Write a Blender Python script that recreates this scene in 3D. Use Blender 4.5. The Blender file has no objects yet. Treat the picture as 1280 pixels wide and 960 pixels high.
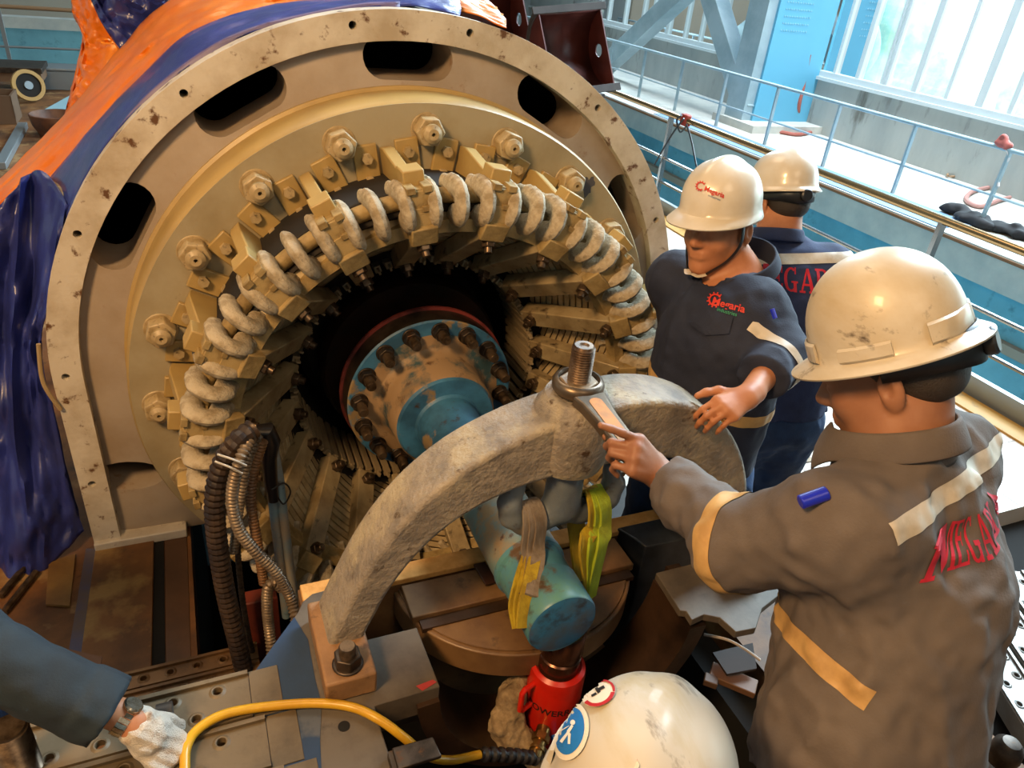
import bpy, bmesh, math, random
import numpy as np
from mathutils import Vector, Matrix, Euler
from mathutils.bvhtree import BVHTree
random.seed(7); rng = np.random.default_rng(7)
PI = math.pi; sin = math.sin; cos = math.cos
C = bpy.context.scene.collection
S = 1.15            # metres per machine unit (outer flange radius = 1)
Z0 = 0.70           # height of the shaft axis above the floor
FL = -Z0 / S        # the floor in machine units

def W(p): return Vector((p[0]*S, p[1]*S, p[2]*S + Z0))      # machine units -> world

# ---------------------------------------------------------------- camera
CF, CYAW, CPIT, CROLL = 922.863, math.radians(25.3448), math.radians(30.2191), math.radians(6.0523)
CPOS = Vector((-0.58541, -2.07758, 1.15317))
_f = Vector((sin(CYAW)*cos(CPIT), cos(CYAW)*cos(CPIT), -sin(CPIT)))
_r0 = Vector((cos(CYAW), -sin(CYAW), 0)); _u0 = _r0.cross(_f)
_r = _r0*cos(CROLL) + _u0*sin(CROLL); _u = -_r0*sin(CROLL) + _u0*cos(CROLL)
def ray(x, y): return _r*((x-640)/CF) - _u*((y-480)/CF) + _f
def PY(x, y, Y): d = ray(x, y); return CPOS + d*((Y-CPOS.y)/d.y)
def PX(x, y, X): d = ray(x, y); return CPOS + d*((X-CPOS.x)/d.x)
def PZ(x, y, Z): d = ray(x, y); return CPOS + d*((Z-CPOS.z)/d.z)
def PD(x, y, t): return CPOS + ray(x, y)*t                   # t = depth in machine units
cam = bpy.data.cameras.new('camera'); cam.sensor_width = 36; cam.lens = CF/1280*36
cam.clip_start = 0.02; cam.clip_end = 400
camo = bpy.data.objects.new('camera', cam); C.objects.link(camo)
m3 = Matrix((_r, _u, -_f)).transposed()
camo.matrix_world = Matrix.Translation(W(CPOS)) @ m3.to_4x4()
bpy.context.scene.camera = camo

# ---------------------------------------------------------------- materials
def srgb(h):
    h = h.lstrip('#'); o = []
    for i in (0, 2, 4):
        v = int(h[i:i+2], 16)/255
        o.append(v/12.92 if v <= 0.04045 else ((v+0.055)/1.055)**2.4)
    return (*o, 1)
MATS = {}
def mat(name, col, rough=.6, metal=0., col2=None, scale=8., lo=.42, hi=.62, dirt=None, dscale=20., dlo=.58, dhi=.7,
        bump=.0, bscale=60., spec=.5, coat=0., stretch=(1,1,1), emit=None, estr=0., trans=0., col3=None, c3=(.6,.7), c3scale=5.):
    if name in MATS: return MATS[name]
    m = bpy.data.materials.new(name); m.use_nodes = True; nt = m.node_tree; N = nt.nodes; L = nt.links
    b = N['Principled BSDF']; b.inputs['Roughness'].default_value = rough; b.inputs['Metallic'].default_value = metal
    b.inputs['Specular IOR Level'].default_value = spec; b.inputs['Coat Weight'].default_value = coat
    if trans: b.inputs['Transmission Weight'].default_value = trans
    if emit: b.inputs['Emission Color'].default_value = srgb(emit); b.inputs['Emission Strength'].default_value = estr
    tc = N.new('ShaderNodeTexCoord'); mp = N.new('ShaderNodeMapping'); mp.inputs['Scale'].default_value = stretch
    L.new(tc.outputs['Object'], mp.inputs['Vector'])
    def noise(sc, det=5., seed=0.):
        n = N.new('ShaderNodeTexNoise'); n.noise_dimensions = '4D'; n.inputs['W'].default_value = seed
        n.inputs['Scale'].default_value = sc; n.inputs['Detail'].default_value = det; n.inputs['Roughness'].default_value = .62
        L.new(mp.outputs['Vector'], n.inputs['Vector']); return n.outputs['Fac']
    def ramp(src, a, z):
        r = N.new('ShaderNodeMapRange'); r.inputs['From Min'].default_value = a; r.inputs['From Max'].default_value = z
        L.new(src, r.inputs['Value']); return r.outputs['Result']
    def mix(fac, A, B):
        x = N.new('ShaderNodeMix'); x.data_type = 'RGBA'
        if isinstance(fac, float): x.inputs['Factor'].default_value = fac
        else: L.new(fac, x.inputs['Factor'])
        for k, v in ((6, A), (7, B)):
            if isinstance(v, tuple): x.inputs[k].default_value = v
            else: L.new(v, x.inputs[k])
        return x.outputs[2]
    c = srgb(col)
    if col2: c = mix(ramp(noise(scale, 6.), lo, hi), c, srgb(col2))
    if col3: c = mix(ramp(noise(c3scale, 5., 7.), c3[0], c3[1]), c, srgb(col3))
    if dirt: c = mix(ramp(noise(dscale, 8., 3.), dlo, dhi), c, srgb(dirt))
    if isinstance(c, tuple): b.inputs['Base Color'].default_value = c
    else: L.new(c, b.inputs['Base Color'])
    if bump:
        bp = N.new('ShaderNodeBump'); bp.inputs['Strength'].default_value = bump; bp.inputs['Distance'].default_value = .01
        L.new(noise(bscale, 4., 11.), bp.inputs['Height']); L.new(bp.outputs['Normal'], b.inputs['Normal'])
    MATS[name] = m; return m

# ---------------------------------------------------------------- mesh builder
def frame(d, up=None):
    d = Vector(d).normalized(); up = Vector(up) if up is not None else Vector((0,0,1))
    if abs(d.dot(up.normalized())) > .98: up = Vector((1,0,0))
    x = up.cross(d).normalized(); y = d.cross(x).normalized(); return x, y, d
def smooth_path(pts, n=8):
    P = [Vector(p) for p in pts]; out = []
    for i in range(len(P)-1):
        a = P[i-1] if i else P[i]*2-P[i+1]; b, c = P[i], P[i+1]; d = P[i+2] if i+2 < len(P) else P[i+1]*2-P[i]
        for k in range(n):
            t = k/n
            out.append(.5*((2*b)+(c-a)*t+(2*a-5*b+4*c-d)*t*t+(3*b-a-3*c+d)*t**3))
    out.append(P[-1]); return out
class MB:
    def __init__(s): s.v = []; s.f = []
    def add(s, V, F):
        o = len(s.v); s.v += [Vector(v) for v in V]; s.f += [[i+o for i in f] for f in F]; return s
    def box(s, c, d, R=None):
        R = R if R is not None else Matrix.Identity(3); c = Vector(c); V = []
        for z in (-1,1):
            for y in (-1,1):
                for x in (-1,1): V.append(c + R @ Vector((x*d[0]/2, y*d[1]/2, z*d[2]/2)))
        return s.add(V, [[0,2,3,1],[4,5,7,6],[0,1,5,4],[2,6,7,3],[0,4,6,2],[1,3,7,5]])
    def bar(s, p, q, w, h, up=None, taper=1.):
        x, y, d = frame(Vector(q)-Vector(p), up); V = []
        for P, k in ((Vector(p),1.), (Vector(q),taper)):
            for a, b in ((-1,-1),(1,-1),(1,1),(-1,1)): V.append(P + x*(a*w*k/2) + y*(b*h*k/2))
        return s.add(V, [[3,2,1,0],[4,5,6,7],[0,1,5,4],[1,2,6,5],[2,3,7,6],[3,0,4,7]])
    def tube(s, path, r, n=12, caps=True, flat=None, up=None):
        P = [Vector(p) for p in path]; N = len(P); V = []; F = []; px = None
        R = r if hasattr(r, '__len__') else [r]*N
        for i in range(N):
            d = (P[min(i+1,N-1)]-P[max(i-1,0)])
            if d.length < 1e-9: d = Vector((0,0,1))
            d.normalize()
            if px is None: x, y, _ = frame(d, up)
            else:
                x = px - d*px.dot(d)
                if x.length < 1e-6: x, y, _ = frame(d, up)
                x.normalize(); y = d.cross(x)
            px = x
            for k in range(n):
                a = 2*PI*k/n; V.append(P[i] + x*(R[i]*cos(a)) + y*(R[i]*sin(a)*(flat or 1.)))
        for i in range(N-1):
            for k in range(n):
                a = i*n+k; b = i*n+(k+1)%n; F.append([a, b, b+n, a+n])
        if caps: F.append(list(range(n))[::-1]); F.append(list(range((N-1)*n, N*n)))
        return s.add(V, F)
    def cyl(s, p, q, r, n=24, r2=None): return s.tube([p, q], [r, r if r2 is None else r2], n)
    def hexa(s, p, q, r, up=None): return s.tube([p, q], r, 6, up=up)
    def lathe(s, prof, o=(0,0,0), axis=(0,0,1), n=48, a0=0., a1=2*PI, up=None, closed=False):
        x, y, d = frame(axis, up); o = Vector(o); full = abs(a1-a0-2*PI) < 1e-6; m = n if full else n+1; K = len(prof); V = []; F = []
        for i in range(m):
            a = a0+(a1-a0)*i/n
            for r, h in prof: V.append(o + x*(r*cos(a)) + y*(r*sin(a)) + d*h)
        for i in range(n):
            j = (i+1) % m
            for k in range(K if closed else K-1):
                l = (k+1) % K; F.append([i*K+k, j*K+k, j*K+l, i*K+l])
        if not full and closed: F.append(list(range(K))[::-1]); F.append([(m-1)*K+k for k in range(K)])
        return s.add(V, F)
    def ball(s, c, r, n=16, sc=(1,1,1)):
        c = Vector(c); V = []; F = []; m = n//2
        for i in range(m+1):
            t = PI*i/m
            for k in range(n): a = 2*PI*k/n; V.append(c + Vector((r*sc[0]*sin(t)*cos(a), r*sc[1]*sin(t)*sin(a), r*sc[2]*cos(t))))
        for i in range(m):
            for k in range(n): F.append([i*n+k, (i+1)*n+k, (i+1)*n+(k+1)%n, i*n+(k+1)%n])
        return s.add(V, F)
    def prism(s, poly, vec):            # poly: 3-d points of a planar polygon, vec: extrusion
        n = len(poly); P = [Vector(p) for p in poly]; vec = Vector(vec)
        return s.add(P+[p+vec for p in P], [list(range(n))[::-1], list(range(n,2*n))]+[[i,(i+1)%n,(i+1)%n+n,i+n] for i in range(n)])
    def grid(s, pts, closed_u=False):   # pts[i][j]
        n = len(pts); m = len(pts[0]); V = [p for row in pts for p in row]; F = []
        for i in range(n if closed_u else n-1):
            for j in range(m-1): a = i*m+j; b = ((i+1)%n)*m+j; F.append([a, b, b+1, a+1])
        return s.add(V, F)
    def mesh(s, name, machine=True, origin=(0,0,0)):
        o = Vector(origin); me = bpy.data.meshes.new(name)
        V = [(W(v) if machine else v) - o for v in s.v]
        me.from_pydata([tuple(v) for v in V], [], s.f)
        bm = bmesh.new(); bm.from_mesh(me); bmesh.ops.remove_doubles(bm, verts=bm.verts, dist=1e-6)
        bmesh.ops.recalc_face_normals(bm, faces=bm.faces); bm.to_mesh(me); bm.free(); return me
    def build(s, name, material, parent=None, machine=True, angle=35, bevel=0., seg=2, sub=0, thick=0., thoff=0.):
        o = Vector((0,0,0)); p = parent
        while p is not None: o += p.location; p = p.parent
        me = s.mesh(name, machine, o); return link(name, me, material, parent, angle, bevel, seg, sub, thick, thoff)
def link(name, me, material, parent=None, angle=35, bevel=0., seg=2, sub=0, thick=0., thoff=0.):
    ob = bpy.data.objects.new(name, me); C.objects.link(ob)
    if material is not None and not me.materials: me.materials.append(material)
    if angle:
        me.polygons.foreach_set('use_smooth', [True]*len(me.polygons)); me.set_sharp_from_angle(angle=math.radians(angle))
    if parent is not None: ob.parent = parent
    if thick:
        d = ob.modifiers.new('thickness', 'SOLIDIFY'); d.thickness = thick; d.offset = thoff
    if bevel:
        d = ob.modifiers.new('bevel', 'BEVEL'); d.width = bevel; d.segments = seg; d.limit_method = 'ANGLE'; d.angle_limit = math.radians(40); d.harden_normals = False
    if sub:
        d = ob.modifiers.new('sub', 'SUBSURF'); d.levels = sub; d.render_levels = sub
    return ob
def tag(o, label, cat, group=None, kind=None):
    o['label'] = label; o['category'] = cat
    if group: o['group'] = group
    if kind: o['kind'] = kind
    return o
def empty(name, loc, label, cat, group=None):
    o = bpy.data.objects.new(name, None); C.objects.link(o); o.location = loc; o.empty_display_size = .05
    return tag(o, label, cat, group)
def struct(o): o['kind'] = 'structure'; return o
def copy_tree(o, parent=None):
    c = o.copy(); C.objects.link(c); c.parent = parent
    for ch in list(o.children): copy_tree(ch, c)
    return c
def spin(o, ang):                       # copy a part (and sub-parts) turned about the machine axis
    c = copy_tree(o, o.parent); c.rotation_euler = (0, -ang, 0); return c
def boolean(ob, cutter, op='DIFFERENCE'):
    md = ob.modifiers.new('b', 'BOOLEAN'); md.object = cutter; md.operation = op; md.solver = 'EXACT'
    bpy.context.view_layer.update(); dg = bpy.context.evaluated_depsgraph_get()
    me = bpy.data.meshes.new_from_object(ob.evaluated_get(dg)); ob.modifiers.remove(md)
    old = ob.data; ob.data = me; bpy.data.meshes.remove(old)
    cm = cutter.data; bpy.data.objects.remove(cutter); bpy.data.meshes.remove(cm)
    me.polygons.foreach_set('use_smooth', [True]*len(me.polygons)); me.set_sharp_from_angle(angle=math.radians(35))

# ---------------------------------------------------------------- smooth solids (signed distance -> surface)
def vnoise(P, sc, seed=0):              # smooth value noise, P (...,3)
    q = P*sc + seed*17.31; i = np.floor(q).astype(np.int64); f = q-i; f = f*f*(3-2*f); out = 0
    def h(a, b, c):
        n = (a*73856093) ^ (b*19349663) ^ (c*83492791) ^ (seed*2654435); n = (n ^ (n >> 13))*1274126177
        return ((n ^ (n >> 16)) & 0xffff)/32767.5-1
    for dx in (0,1):
        for dy in (0,1):
            for dz in (0,1):
                w = (f[...,0] if dx else 1-f[...,0])*(f[...,1] if dy else 1-f[...,1])*(f[...,2] if dz else 1-f[...,2])
                out = out + w*h(i[...,0]+dx, i[...,1]+dy, i[...,2]+dz)
    return out
class SDF:
    """prims: ('cone', a, b, ra, rb) ('ell', c, r, R) ('flat', a, b, ra, rb, axis, k): a tapered limb squeezed by k along axis;
    each with blend k, sign (+ adds, - carves) and an optional list of clip planes (point, normal)."""
    def __init__(s): s.p = []
    def cone(s, a, b, ra, rb=None, k=.012, clip=(), sub=False, axis=None, sq=1.):
        s.p.append(('c', np.array(a, float), np.array(b, float), ra, ra if rb is None else rb, k, clip, sub, None if axis is None else np.array(Vector(axis).normalized()), sq)); return s
    def chain(s, pts, rs, k=.012, **kw):
        for i in range(len(pts)-1): s.cone(pts[i], pts[i+1], rs[i], rs[i+1], k, **kw)
        return s
    def ell(s, c, r, R=None, k=.012, sub=False, clip=()):
        s.p.append(('e', np.array(c, float), np.array(r, float), np.eye(3) if R is None else np.array(R), None, k, clip, sub, None, 1.)); return s
    def bounds(s):
        lo = np.full(3, 1e9); hi = -lo
        for p in s.p:
            if p[7]: continue
            if p[0] == 'c': r = max(p[3], p[4])*max(1, p[9]); lo = np.minimum(lo, np.minimum(p[1], p[2])-r); hi = np.maximum(hi, np.maximum(p[1], p[2])+r)
            else: r = max(p[2]); lo = np.minimum(lo, p[1]-r); hi = np.maximum(hi, p[1]+r)
        return lo, hi
    @staticmethod
    def dist(p, X):
        if p[0] == 'c':
            a, b, ra, rb = p[1], p[2], p[3], p[4]; ba = b-a; pa = X-a; L = ba@ba+1e-12
            if p[8] is not None:
                n = p[8]; e = p[9]; comp = pa@n; pa = pa + (comp*(1/e-1))[..., None]*n; cb = ba@n; ba = ba+cb*(1/e-1)*n; L = ba@ba+1e-12
            t = np.clip((pa@ba)/L, 0, 1); d = np.sqrt(((pa-t[..., None]*ba)**2).sum(-1)) - (ra+(rb-ra)*t)
            if p[8] is not None and p[9] < 1: d = d*max(p[9], .5)
        else:
            q = (X-p[1])@p[3]; r = p[2]; k0 = np.sqrt(((q/r)**2).sum(-1)); k1 = np.sqrt(((q/(r*r))**2).sum(-1)); d = k0*(k0-1)/(k1+1e-9)
            d = np.where(k0 < 1e-4, -min(r), d)
        for (o, n) in p[6]:
            n = np.array(Vector(n).normalized()); d = np.maximum(d, (X-np.array(o))@n)
        return d
    def field(s, X, f=None):
        f = np.full(X.shape[:-1], 9., np.float32) if f is None else f
        for p in s.p: f = s.join(f, s.dist(p, X), p)
        return f
    @staticmethod
    def join(f, d, p):
        k = p[5]
        if p[7]:
            h = np.maximum(k-np.abs(f+d), 0)/k; return np.maximum(f, -d)+h*h*k/4
        h = np.maximum(k-np.abs(f-d), 0)/k; return np.minimum(f, d)-h*h*k/4
    def mesh(s, vox, displace=None, proj=1):
        lo, hi = s.bounds(); lo = lo-3*vox-.01; hi = hi+3*vox+.01; n = np.ceil((hi-lo)/vox).astype(int)+1
        f = np.full(n, 9., np.float32); ax = [lo[i]+vox*np.arange(n[i]) for i in range(3)]
        for p in s.p:
            if p[0] == 'c': r = max(p[3], p[4])*max(1, p[9]); a = np.minimum(p[1], p[2])-r; b = np.maximum(p[1], p[2])+r
            else: r = max(p[2]); a = p[1]-r; b = p[1]+r
            m = p[5]+3*vox; i0 = np.maximum(np.floor((a-m-lo)/vox).astype(int), 0); i1 = np.minimum(np.ceil((b+m-lo)/vox).astype(int)+1, n)
            sl = tuple(slice(i0[i], i1[i]) for i in range(3))
            X = np.stack(np.meshgrid(*[ax[i][sl[i]] for i in range(3)], indexing='ij'), -1)
            f[sl] = s.join(f[sl], s.dist(p, X), p)
        if displace is not None:
            idx = np.argwhere(np.abs(f) < .035); X = lo+idx*vox; f[tuple(idx.T)] += displace(X)
        sg = f < 0
        c = np.zeros(np.array(n)-1, np.int8)
        for dx in (0,1):
            for dy in (0,1):
                for dz in (0,1): c += sg[dx:n[0]-1+dx, dy:n[1]-1+dy, dz:n[2]-1+dz]
        cells = np.argwhere((c > 0) & (c < 8)); idm = np.full(c.shape, -1, np.int32); idm[tuple(cells.T)] = np.arange(len(cells))
        acc = np.zeros((len(cells), 3)); cnt = np.zeros(len(cells))
        for A in range(3):
            o1, o2 = [x for x in range(3) if x != A]
            for e1 in (0,1):
                for e2 in (0,1):
                    o = np.zeros(3, int); o[o1] = e1; o[o2] = e2; q = o.copy(); q[A] = 1
                    fa = f[tuple((cells+o).T)]; fb = f[tuple((cells+q).T)]; msk = (fa < 0) != (fb < 0)
                    t = np.where(msk, fa/(fa-fb+1e-20), 0); P = np.tile(o.astype(float), (len(cells), 1)); P[:, A] = t
                    acc[msk] += P[msk]; cnt[msk] += 1
        V = lo+(cells+acc/cnt[:, None])*vox; F = []
        for A in range(3):
            o1, o2 = (A+1) % 3, (A+2) % 3
            sh = list(n); sh[A] -= 1
            a = [slice(1, n[i]-1) for i in range(3)]; a[A] = slice(0, n[A]-1); b = list(a); b[A] = slice(1, n[A])
            sa = sg[tuple(a)]; sb = sg[tuple(b)]; e = np.argwhere(sa != sb); inside = sa[tuple(e.T)]
            base = e.copy(); base[:, o1] += 1; base[:, o2] += 1
            def at(d1, d2): q = base.copy(); q[:, o1] += d1; q[:, o2] += d2; return idm[tuple(q.T)]
            Q = np.stack([at(-1,-1), at(0,-1), at(0,0), at(-1,0)], 1); Q[~inside] = Q[~inside][:, ::-1]; F.append(Q)
        F = np.concatenate(F); F = F[(F >= 0).all(1)]
        # tangential relax
        for _ in range(proj):
            A1 = np.zeros_like(V); n1 = np.zeros(len(V))
            for k in range(4):
                np.add.at(A1, F[:, k], V[F[:, (k+1) % 4]]+V[F[:, (k+3) % 4]]); np.add.at(n1, F[:, k], 2)
            V = V*.5+.5*A1/np.maximum(n1, 1)[:, None]
        return V, F
def np_mesh(name, V, F):
    me = bpy.data.meshes.new(name); me.vertices.add(len(V)); me.vertices.foreach_set('co', np.asarray(V, np.float32).ravel())
    me.loops.add(F.size); me.loops.foreach_set('vertex_index', F.ravel().astype(np.int32)); me.polygons.add(len(F))
    me.polygons.foreach_set('loop_start', np.arange(0, F.size, F.shape[1], dtype=np.int32)); me.update(calc_edges=True); me.validate(); return me
def sdf_obj(name, sdf, vox, material, parent=None, displace=None, proj=2, xf=None):
    V, F = sdf.mesh(vox, displace, proj)
    if xf is not None: V = V@np.array(xf.to_3x3()).T+np.array(xf.translation)
    o = Vector((0,0,0)); p = parent
    while p is not None: o += p.location; p = p.parent
    me = np_mesh(name, V-np.array(o), F); return link(name, me, material, parent, angle=0) if not me.polygons.foreach_set('use_smooth', [True]*len(me.polygons)) else None
# ================================================================ materials of the machine
M_paint = mat('cream_paint', '#a1967b', .48, col2='#8f8162', scale=3., dirt='#6b5a3c', dscale=14., dlo=.66, dhi=.76, bump=.08, bscale=40)
M_rim = mat('chipped_rim_paint', '#c9c1b2', .5, col2='#aa9c86', scale=5., dirt='#5f4026', dscale=18., dlo=.575, dhi=.64, bump=.2, bscale=60)
M_nut = mat('painted_nut', '#b09b75', .42, col2='#94805a', scale=20., dirt='#4d3d26', dscale=60., bump=.1)
M_plate2 = mat('drum_paint', '#ab9058', .42, col2='#9a8150', scale=4.)
M_slotp = mat('pinkish_tan_paint', '#a09384', .5, col2='#8f7f6c', scale=3., dirt='#7a5230', dscale=10., dlo=.62, dhi=.72, bump=.08, bscale=40)
M_tape = mat('white_glass_tape', '#b3a68e', .85, col2='#8e7f64', scale=28., dirt='#54452f', dscale=45., dlo=.6, dhi=.72, bump=.6, bscale=90)
M_ring = mat('varnished_ring', '#a08a5c', .6, col2='#7d6840', scale=18., bump=.3)
M_bar = mat('oily_support_bar', '#a3926f', .38, metal=.1, col2='#7d6b4c', scale=9., dirt='#3b2c1c', dscale=20., bump=.08)
M_strip = mat('varnished_coil_side', '#b5a37e', .45, col2='#8d7a58', scale=12., bump=.1)
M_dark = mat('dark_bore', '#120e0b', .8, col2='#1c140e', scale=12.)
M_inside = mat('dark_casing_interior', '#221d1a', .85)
M_steel = mat('dark_steel', '#4a4038', .42, metal=.7, col2='#2f2822', scale=20., dirt='#5a3a20', dscale=30.)
M_bolt = mat('oily_bolt', '#6b5a48', .35, metal=.7, col2='#3f3226', scale=30.)

def axis_part(mb, name, material, parent, **kw):
    me = mb.mesh(name, True, (0,0,Z0)); ob = link(name, me, material, parent, **kw); ob.location = (0,0,Z0); return ob
def sub_part(mb, name, material, parent, **kw):
    return link(name, mb.mesh(name, True, (0,0,Z0)), material, parent, **kw)
def at_angle(o, deg): o.rotation_euler = (0, math.radians(90-deg), 0); return o
def ring_of(proto, degs):
    at_angle(proto, degs[0])
    for d in degs[1:]: at_angle(copy_tree(proto, proto.parent), d)

# ================================================================ the generator stator
stator = empty('generator_stator', (0,0,0), 'huge cream painted generator stator with oval slots and a ring of taped coil ends', 'generator')
def u_outline(r, x, zb, n=64):
    P = [(x, zb)] + [(r*cos(PI*i/n), r*sin(PI*i/n)) for i in range(n+1)] + [(-x, zb)]; return P
# outer flange: a horseshoe frame with bolt holes
mb = MB(); o = u_outline(1.0, 1.0, FL); i_ = u_outline(.925, .925, FL); n = len(o); V = []; F = []
for y in (0., .06):
    V += [(p[0], y, p[1]) for p in o] + [(p[0], y, p[1]) for p in i_]
for k in range(n-1):
    F += [[k, k+1, n+k+1, n+k], [2*n+k, 3*n+k, 3*n+k+1, 2*n+k+1], [k, 2*n+k, 2*n+k+1, k+1], [n+k, n+k+1, 3*n+k+1, 3*n+k]]
F += [[0, n, 3*n, 2*n], [n-1, 3*n-1, 4*n-1, 2*n-1]]
mb.add(V, F)
rim = mb.build('flange_rim', M_rim, stator)
cut = MB(); HOLES = [(.967*cos(math.radians(a)), .967*sin(math.radians(a))) for a in (153.4,126.3,99.2,80.3,52.5,24.7,178.5,3)]+[(-.967,-.35),(.967,-.35),(.967,-.2)]
for (x, z) in HOLES: cut.cyl((x,-.03,z), (x,.1,z), .0105, 16)
boolean(rim, cut.build('c', None))
bv = rim.modifiers.new('bevel', 'BEVEL'); bv.width = .006; bv.segments = 2; bv.limit_method = 'ANGLE'
# base strip closing the foot of the flange
for sx, (x0, x1) in ((-1, (-1.0,-.73)), (1, (.73,1.0))):
    MB().box(((x0+x1)/2, .02, FL+.018), (x1-x0, .075, .036)).build('foot_flange', M_rim, stator, bevel=.005)
# recessed ring plate with oval slots
mb = MB(); N = 180; V = []; F = []; rings = []
for i in range(N+1):
    a = math.radians(-52)+math.radians(284)*i/N; c, s_ = cos(a), sin(a); ro = .935
    if s_ < 0: ro = min(.935/max(abs(c), 1e-6), abs(FL)/max(-s_, 1e-6)); ro = max(ro, .80)
    rings.append((c, s_, ro))
for (c, s_, ro) in rings:
    for (r, y) in ((.80,.0), (ro,.035), (ro,.10), (.80,.075)): V.append((r*c, y, r*s_))
for i in range(N):
    for k in range(4): F.append([i*4+k, (i+1)*4+k, (i+1)*4+(k+1)%4, i*4+(k+1)%4])
F += [[0,1,2,3], [N*4+3, N*4+2, N*4+1, N*4]]
mb.add(V, F); plate = mb.build('slotted_ring_plate', M_slotp, stator)
cut = MB()
def slot(th, rc, hl, hh, n=10):
    P = []
    for (sx, st) in ((1, -PI/2), (-1, PI/2)):
        for k in range(n+1):
            a = st+PI*k/n; t = sx*(hl-hh)+hh*cos(a); r = hh*sin(a); P.append((t, r))
    Q = []
    for (t, r) in P:
        a = math.radians(th)-t/rc; q = (rc+r)*1.0; Q.append((q*cos(a), -.1, q*sin(a)))
    return Q
for th in (120, 90, 60, 30, 150, 0): cut.prism(slot(th, .882, .125, .053), (0,.4,0))
for th, rc in ((-157.6,.935), (-22.4,.935)):
    cut.prism([(rc*cos(math.radians(th))+.10*cos(2*PI*k/24), -.1, rc*sin(math.radians(th))+.055*sin(2*PI*k/24)) for k in range(24)], (0,.4,0))
boolean(plate, cut.build('c', None))
# tunnels behind each slot
for th in (120, 90, 60, 30, 150, 0):
    Q = [Vector(q) for q in slot(th, .882, .127, .055)]
    mb = MB(); n = len(Q); P0 = [Vector((q.x, .03, q.z)) for q in Q]; P1 = [Vector((q.x, .22, q.z)) for q in Q]
    mb.add(P0+P1, [[k, (k+1)%n, n+(k+1)%n, n+k] for k in range(n)]); mb.build('slot_liner', M_slotp, stator)
for th, rc in ((-157.6,.935), (-22.4,.935)):
    q = [(rc*cos(math.radians(th))+.101*cos(2*PI*k/24), rc*sin(math.radians(th))+.056*sin(2*PI*k/24)) for k in range(24)]
    MB().add([(x, .03, z) for x, z in q]+[(x, .22, z) for x, z in q], [[k, (k+1)%24, 24+(k+1)%24, 24+k] for k in range(24)]).build('slot_liner', M_slotp, stator)
# end plate drum that stands forward of the ring
axis_part(MB().lathe([(.815,.04),(.815,-.006),(.806,-.012),(.806,-.148),(.798,-.158),(.60,-.158),(.594,-.152),(.594,-.09)], axis=(0,1,0), n=160, up=(0,0,1)), 'end_plate', M_plate2, stator, angle=40)
MB().lathe([(.80,-.1605),(.597,-.1605),(.597,-.157),(.80,-.157)], axis=(0,1,0), n=160, closed=True).build('end_plate_face', M_paint, stator)
# chipped grey patch
mb = MB(); P = []
for k in range(22):
    a = 2*PI*k/22; q = .023*(1+.25*sin(3*a)+.2*sin(7*a+1)); P.append((.50+q*cos(a)*.9, -.1605, .578+q*sin(a)*1.2))
mb.prism(P, (0,-.0008,0)); mb.build('bare_steel_patch', mat('bare_grey_patch', '#4d4c52', .55), stator)
# casing shell behind
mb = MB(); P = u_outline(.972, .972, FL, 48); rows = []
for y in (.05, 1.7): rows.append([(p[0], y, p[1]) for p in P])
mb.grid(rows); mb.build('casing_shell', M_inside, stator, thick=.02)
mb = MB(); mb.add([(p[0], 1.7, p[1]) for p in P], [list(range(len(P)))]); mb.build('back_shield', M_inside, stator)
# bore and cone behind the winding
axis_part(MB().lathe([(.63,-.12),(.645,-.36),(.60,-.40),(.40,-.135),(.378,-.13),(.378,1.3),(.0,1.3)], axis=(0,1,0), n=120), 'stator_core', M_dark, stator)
axis_part(MB().lathe([(.63+.02*cos(2*PI*k/12), -.385+.02*sin(2*PI*k/12)) for k in range(12)], axis=(0,1,0), n=140, closed=True), 'outer_support_ring', M_ring, stator)
axis_part(MB().lathe([(.578,-.37),(.578,-.415),(.548,-.42),(.54,-.38)], axis=(0,1,0), n=140, closed=True), 'inner_support_ring', M_ring, stator)
BARS = [9+18*k for k in range(20)]
# nuts round the end plate
nut = axis_part(MB().lathe([(0,-.158),(.043,-.158),(.043,-.162),(.041,-.164),(0,-.164)], o=(0,0,.735), axis=(0,1,0), n=28), 'clamping_nut', M_nut, stator)
sub_part(MB().hexa((0,-.163,.735), (0,-.205,.735), .039), 'hexagon', M_nut, nut, bevel=.004)
sub_part(MB().lathe([(.005,-.19),(.005,-.226),(.014,-.226),(.024,-.219),(.024,-.2)], o=(0,0,.735), axis=(0,1,0), n=24), 'stud', M_nut, nut)
ring_of(nut, [18*k for k in range(20)])
# brackets
br = axis_part(MB().prism([(-.016,-.16,.60),(-.016,-.16,.70),(-.016,-.20,.705),(-.016,-.375,.685),(-.016,-.395,.645),(-.016,-.30,.62)], (.032,0,0)), 'coil_bracket', M_plate2, stator, bevel=.004)
for sx in (-1, 1): sub_part(MB().box((sx*.055,-.167,.652), (.062,.014,.125)), 'mounting_pad', M_plate2, br, bevel=.004)
for sx in (-1, 1):
    for r in (.682,.622): sub_part(MB().hexa((sx*.055,-.172,r), (sx*.055,-.190,r), .0145), 'pad_bolt', M_nut, br, angle=30)
sub_part(MB().box((0,-.40,.688), (.052,.06,.046)), 'tip_block', M_plate2, br, bevel=.004)
ring_of(br, BARS)
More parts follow.
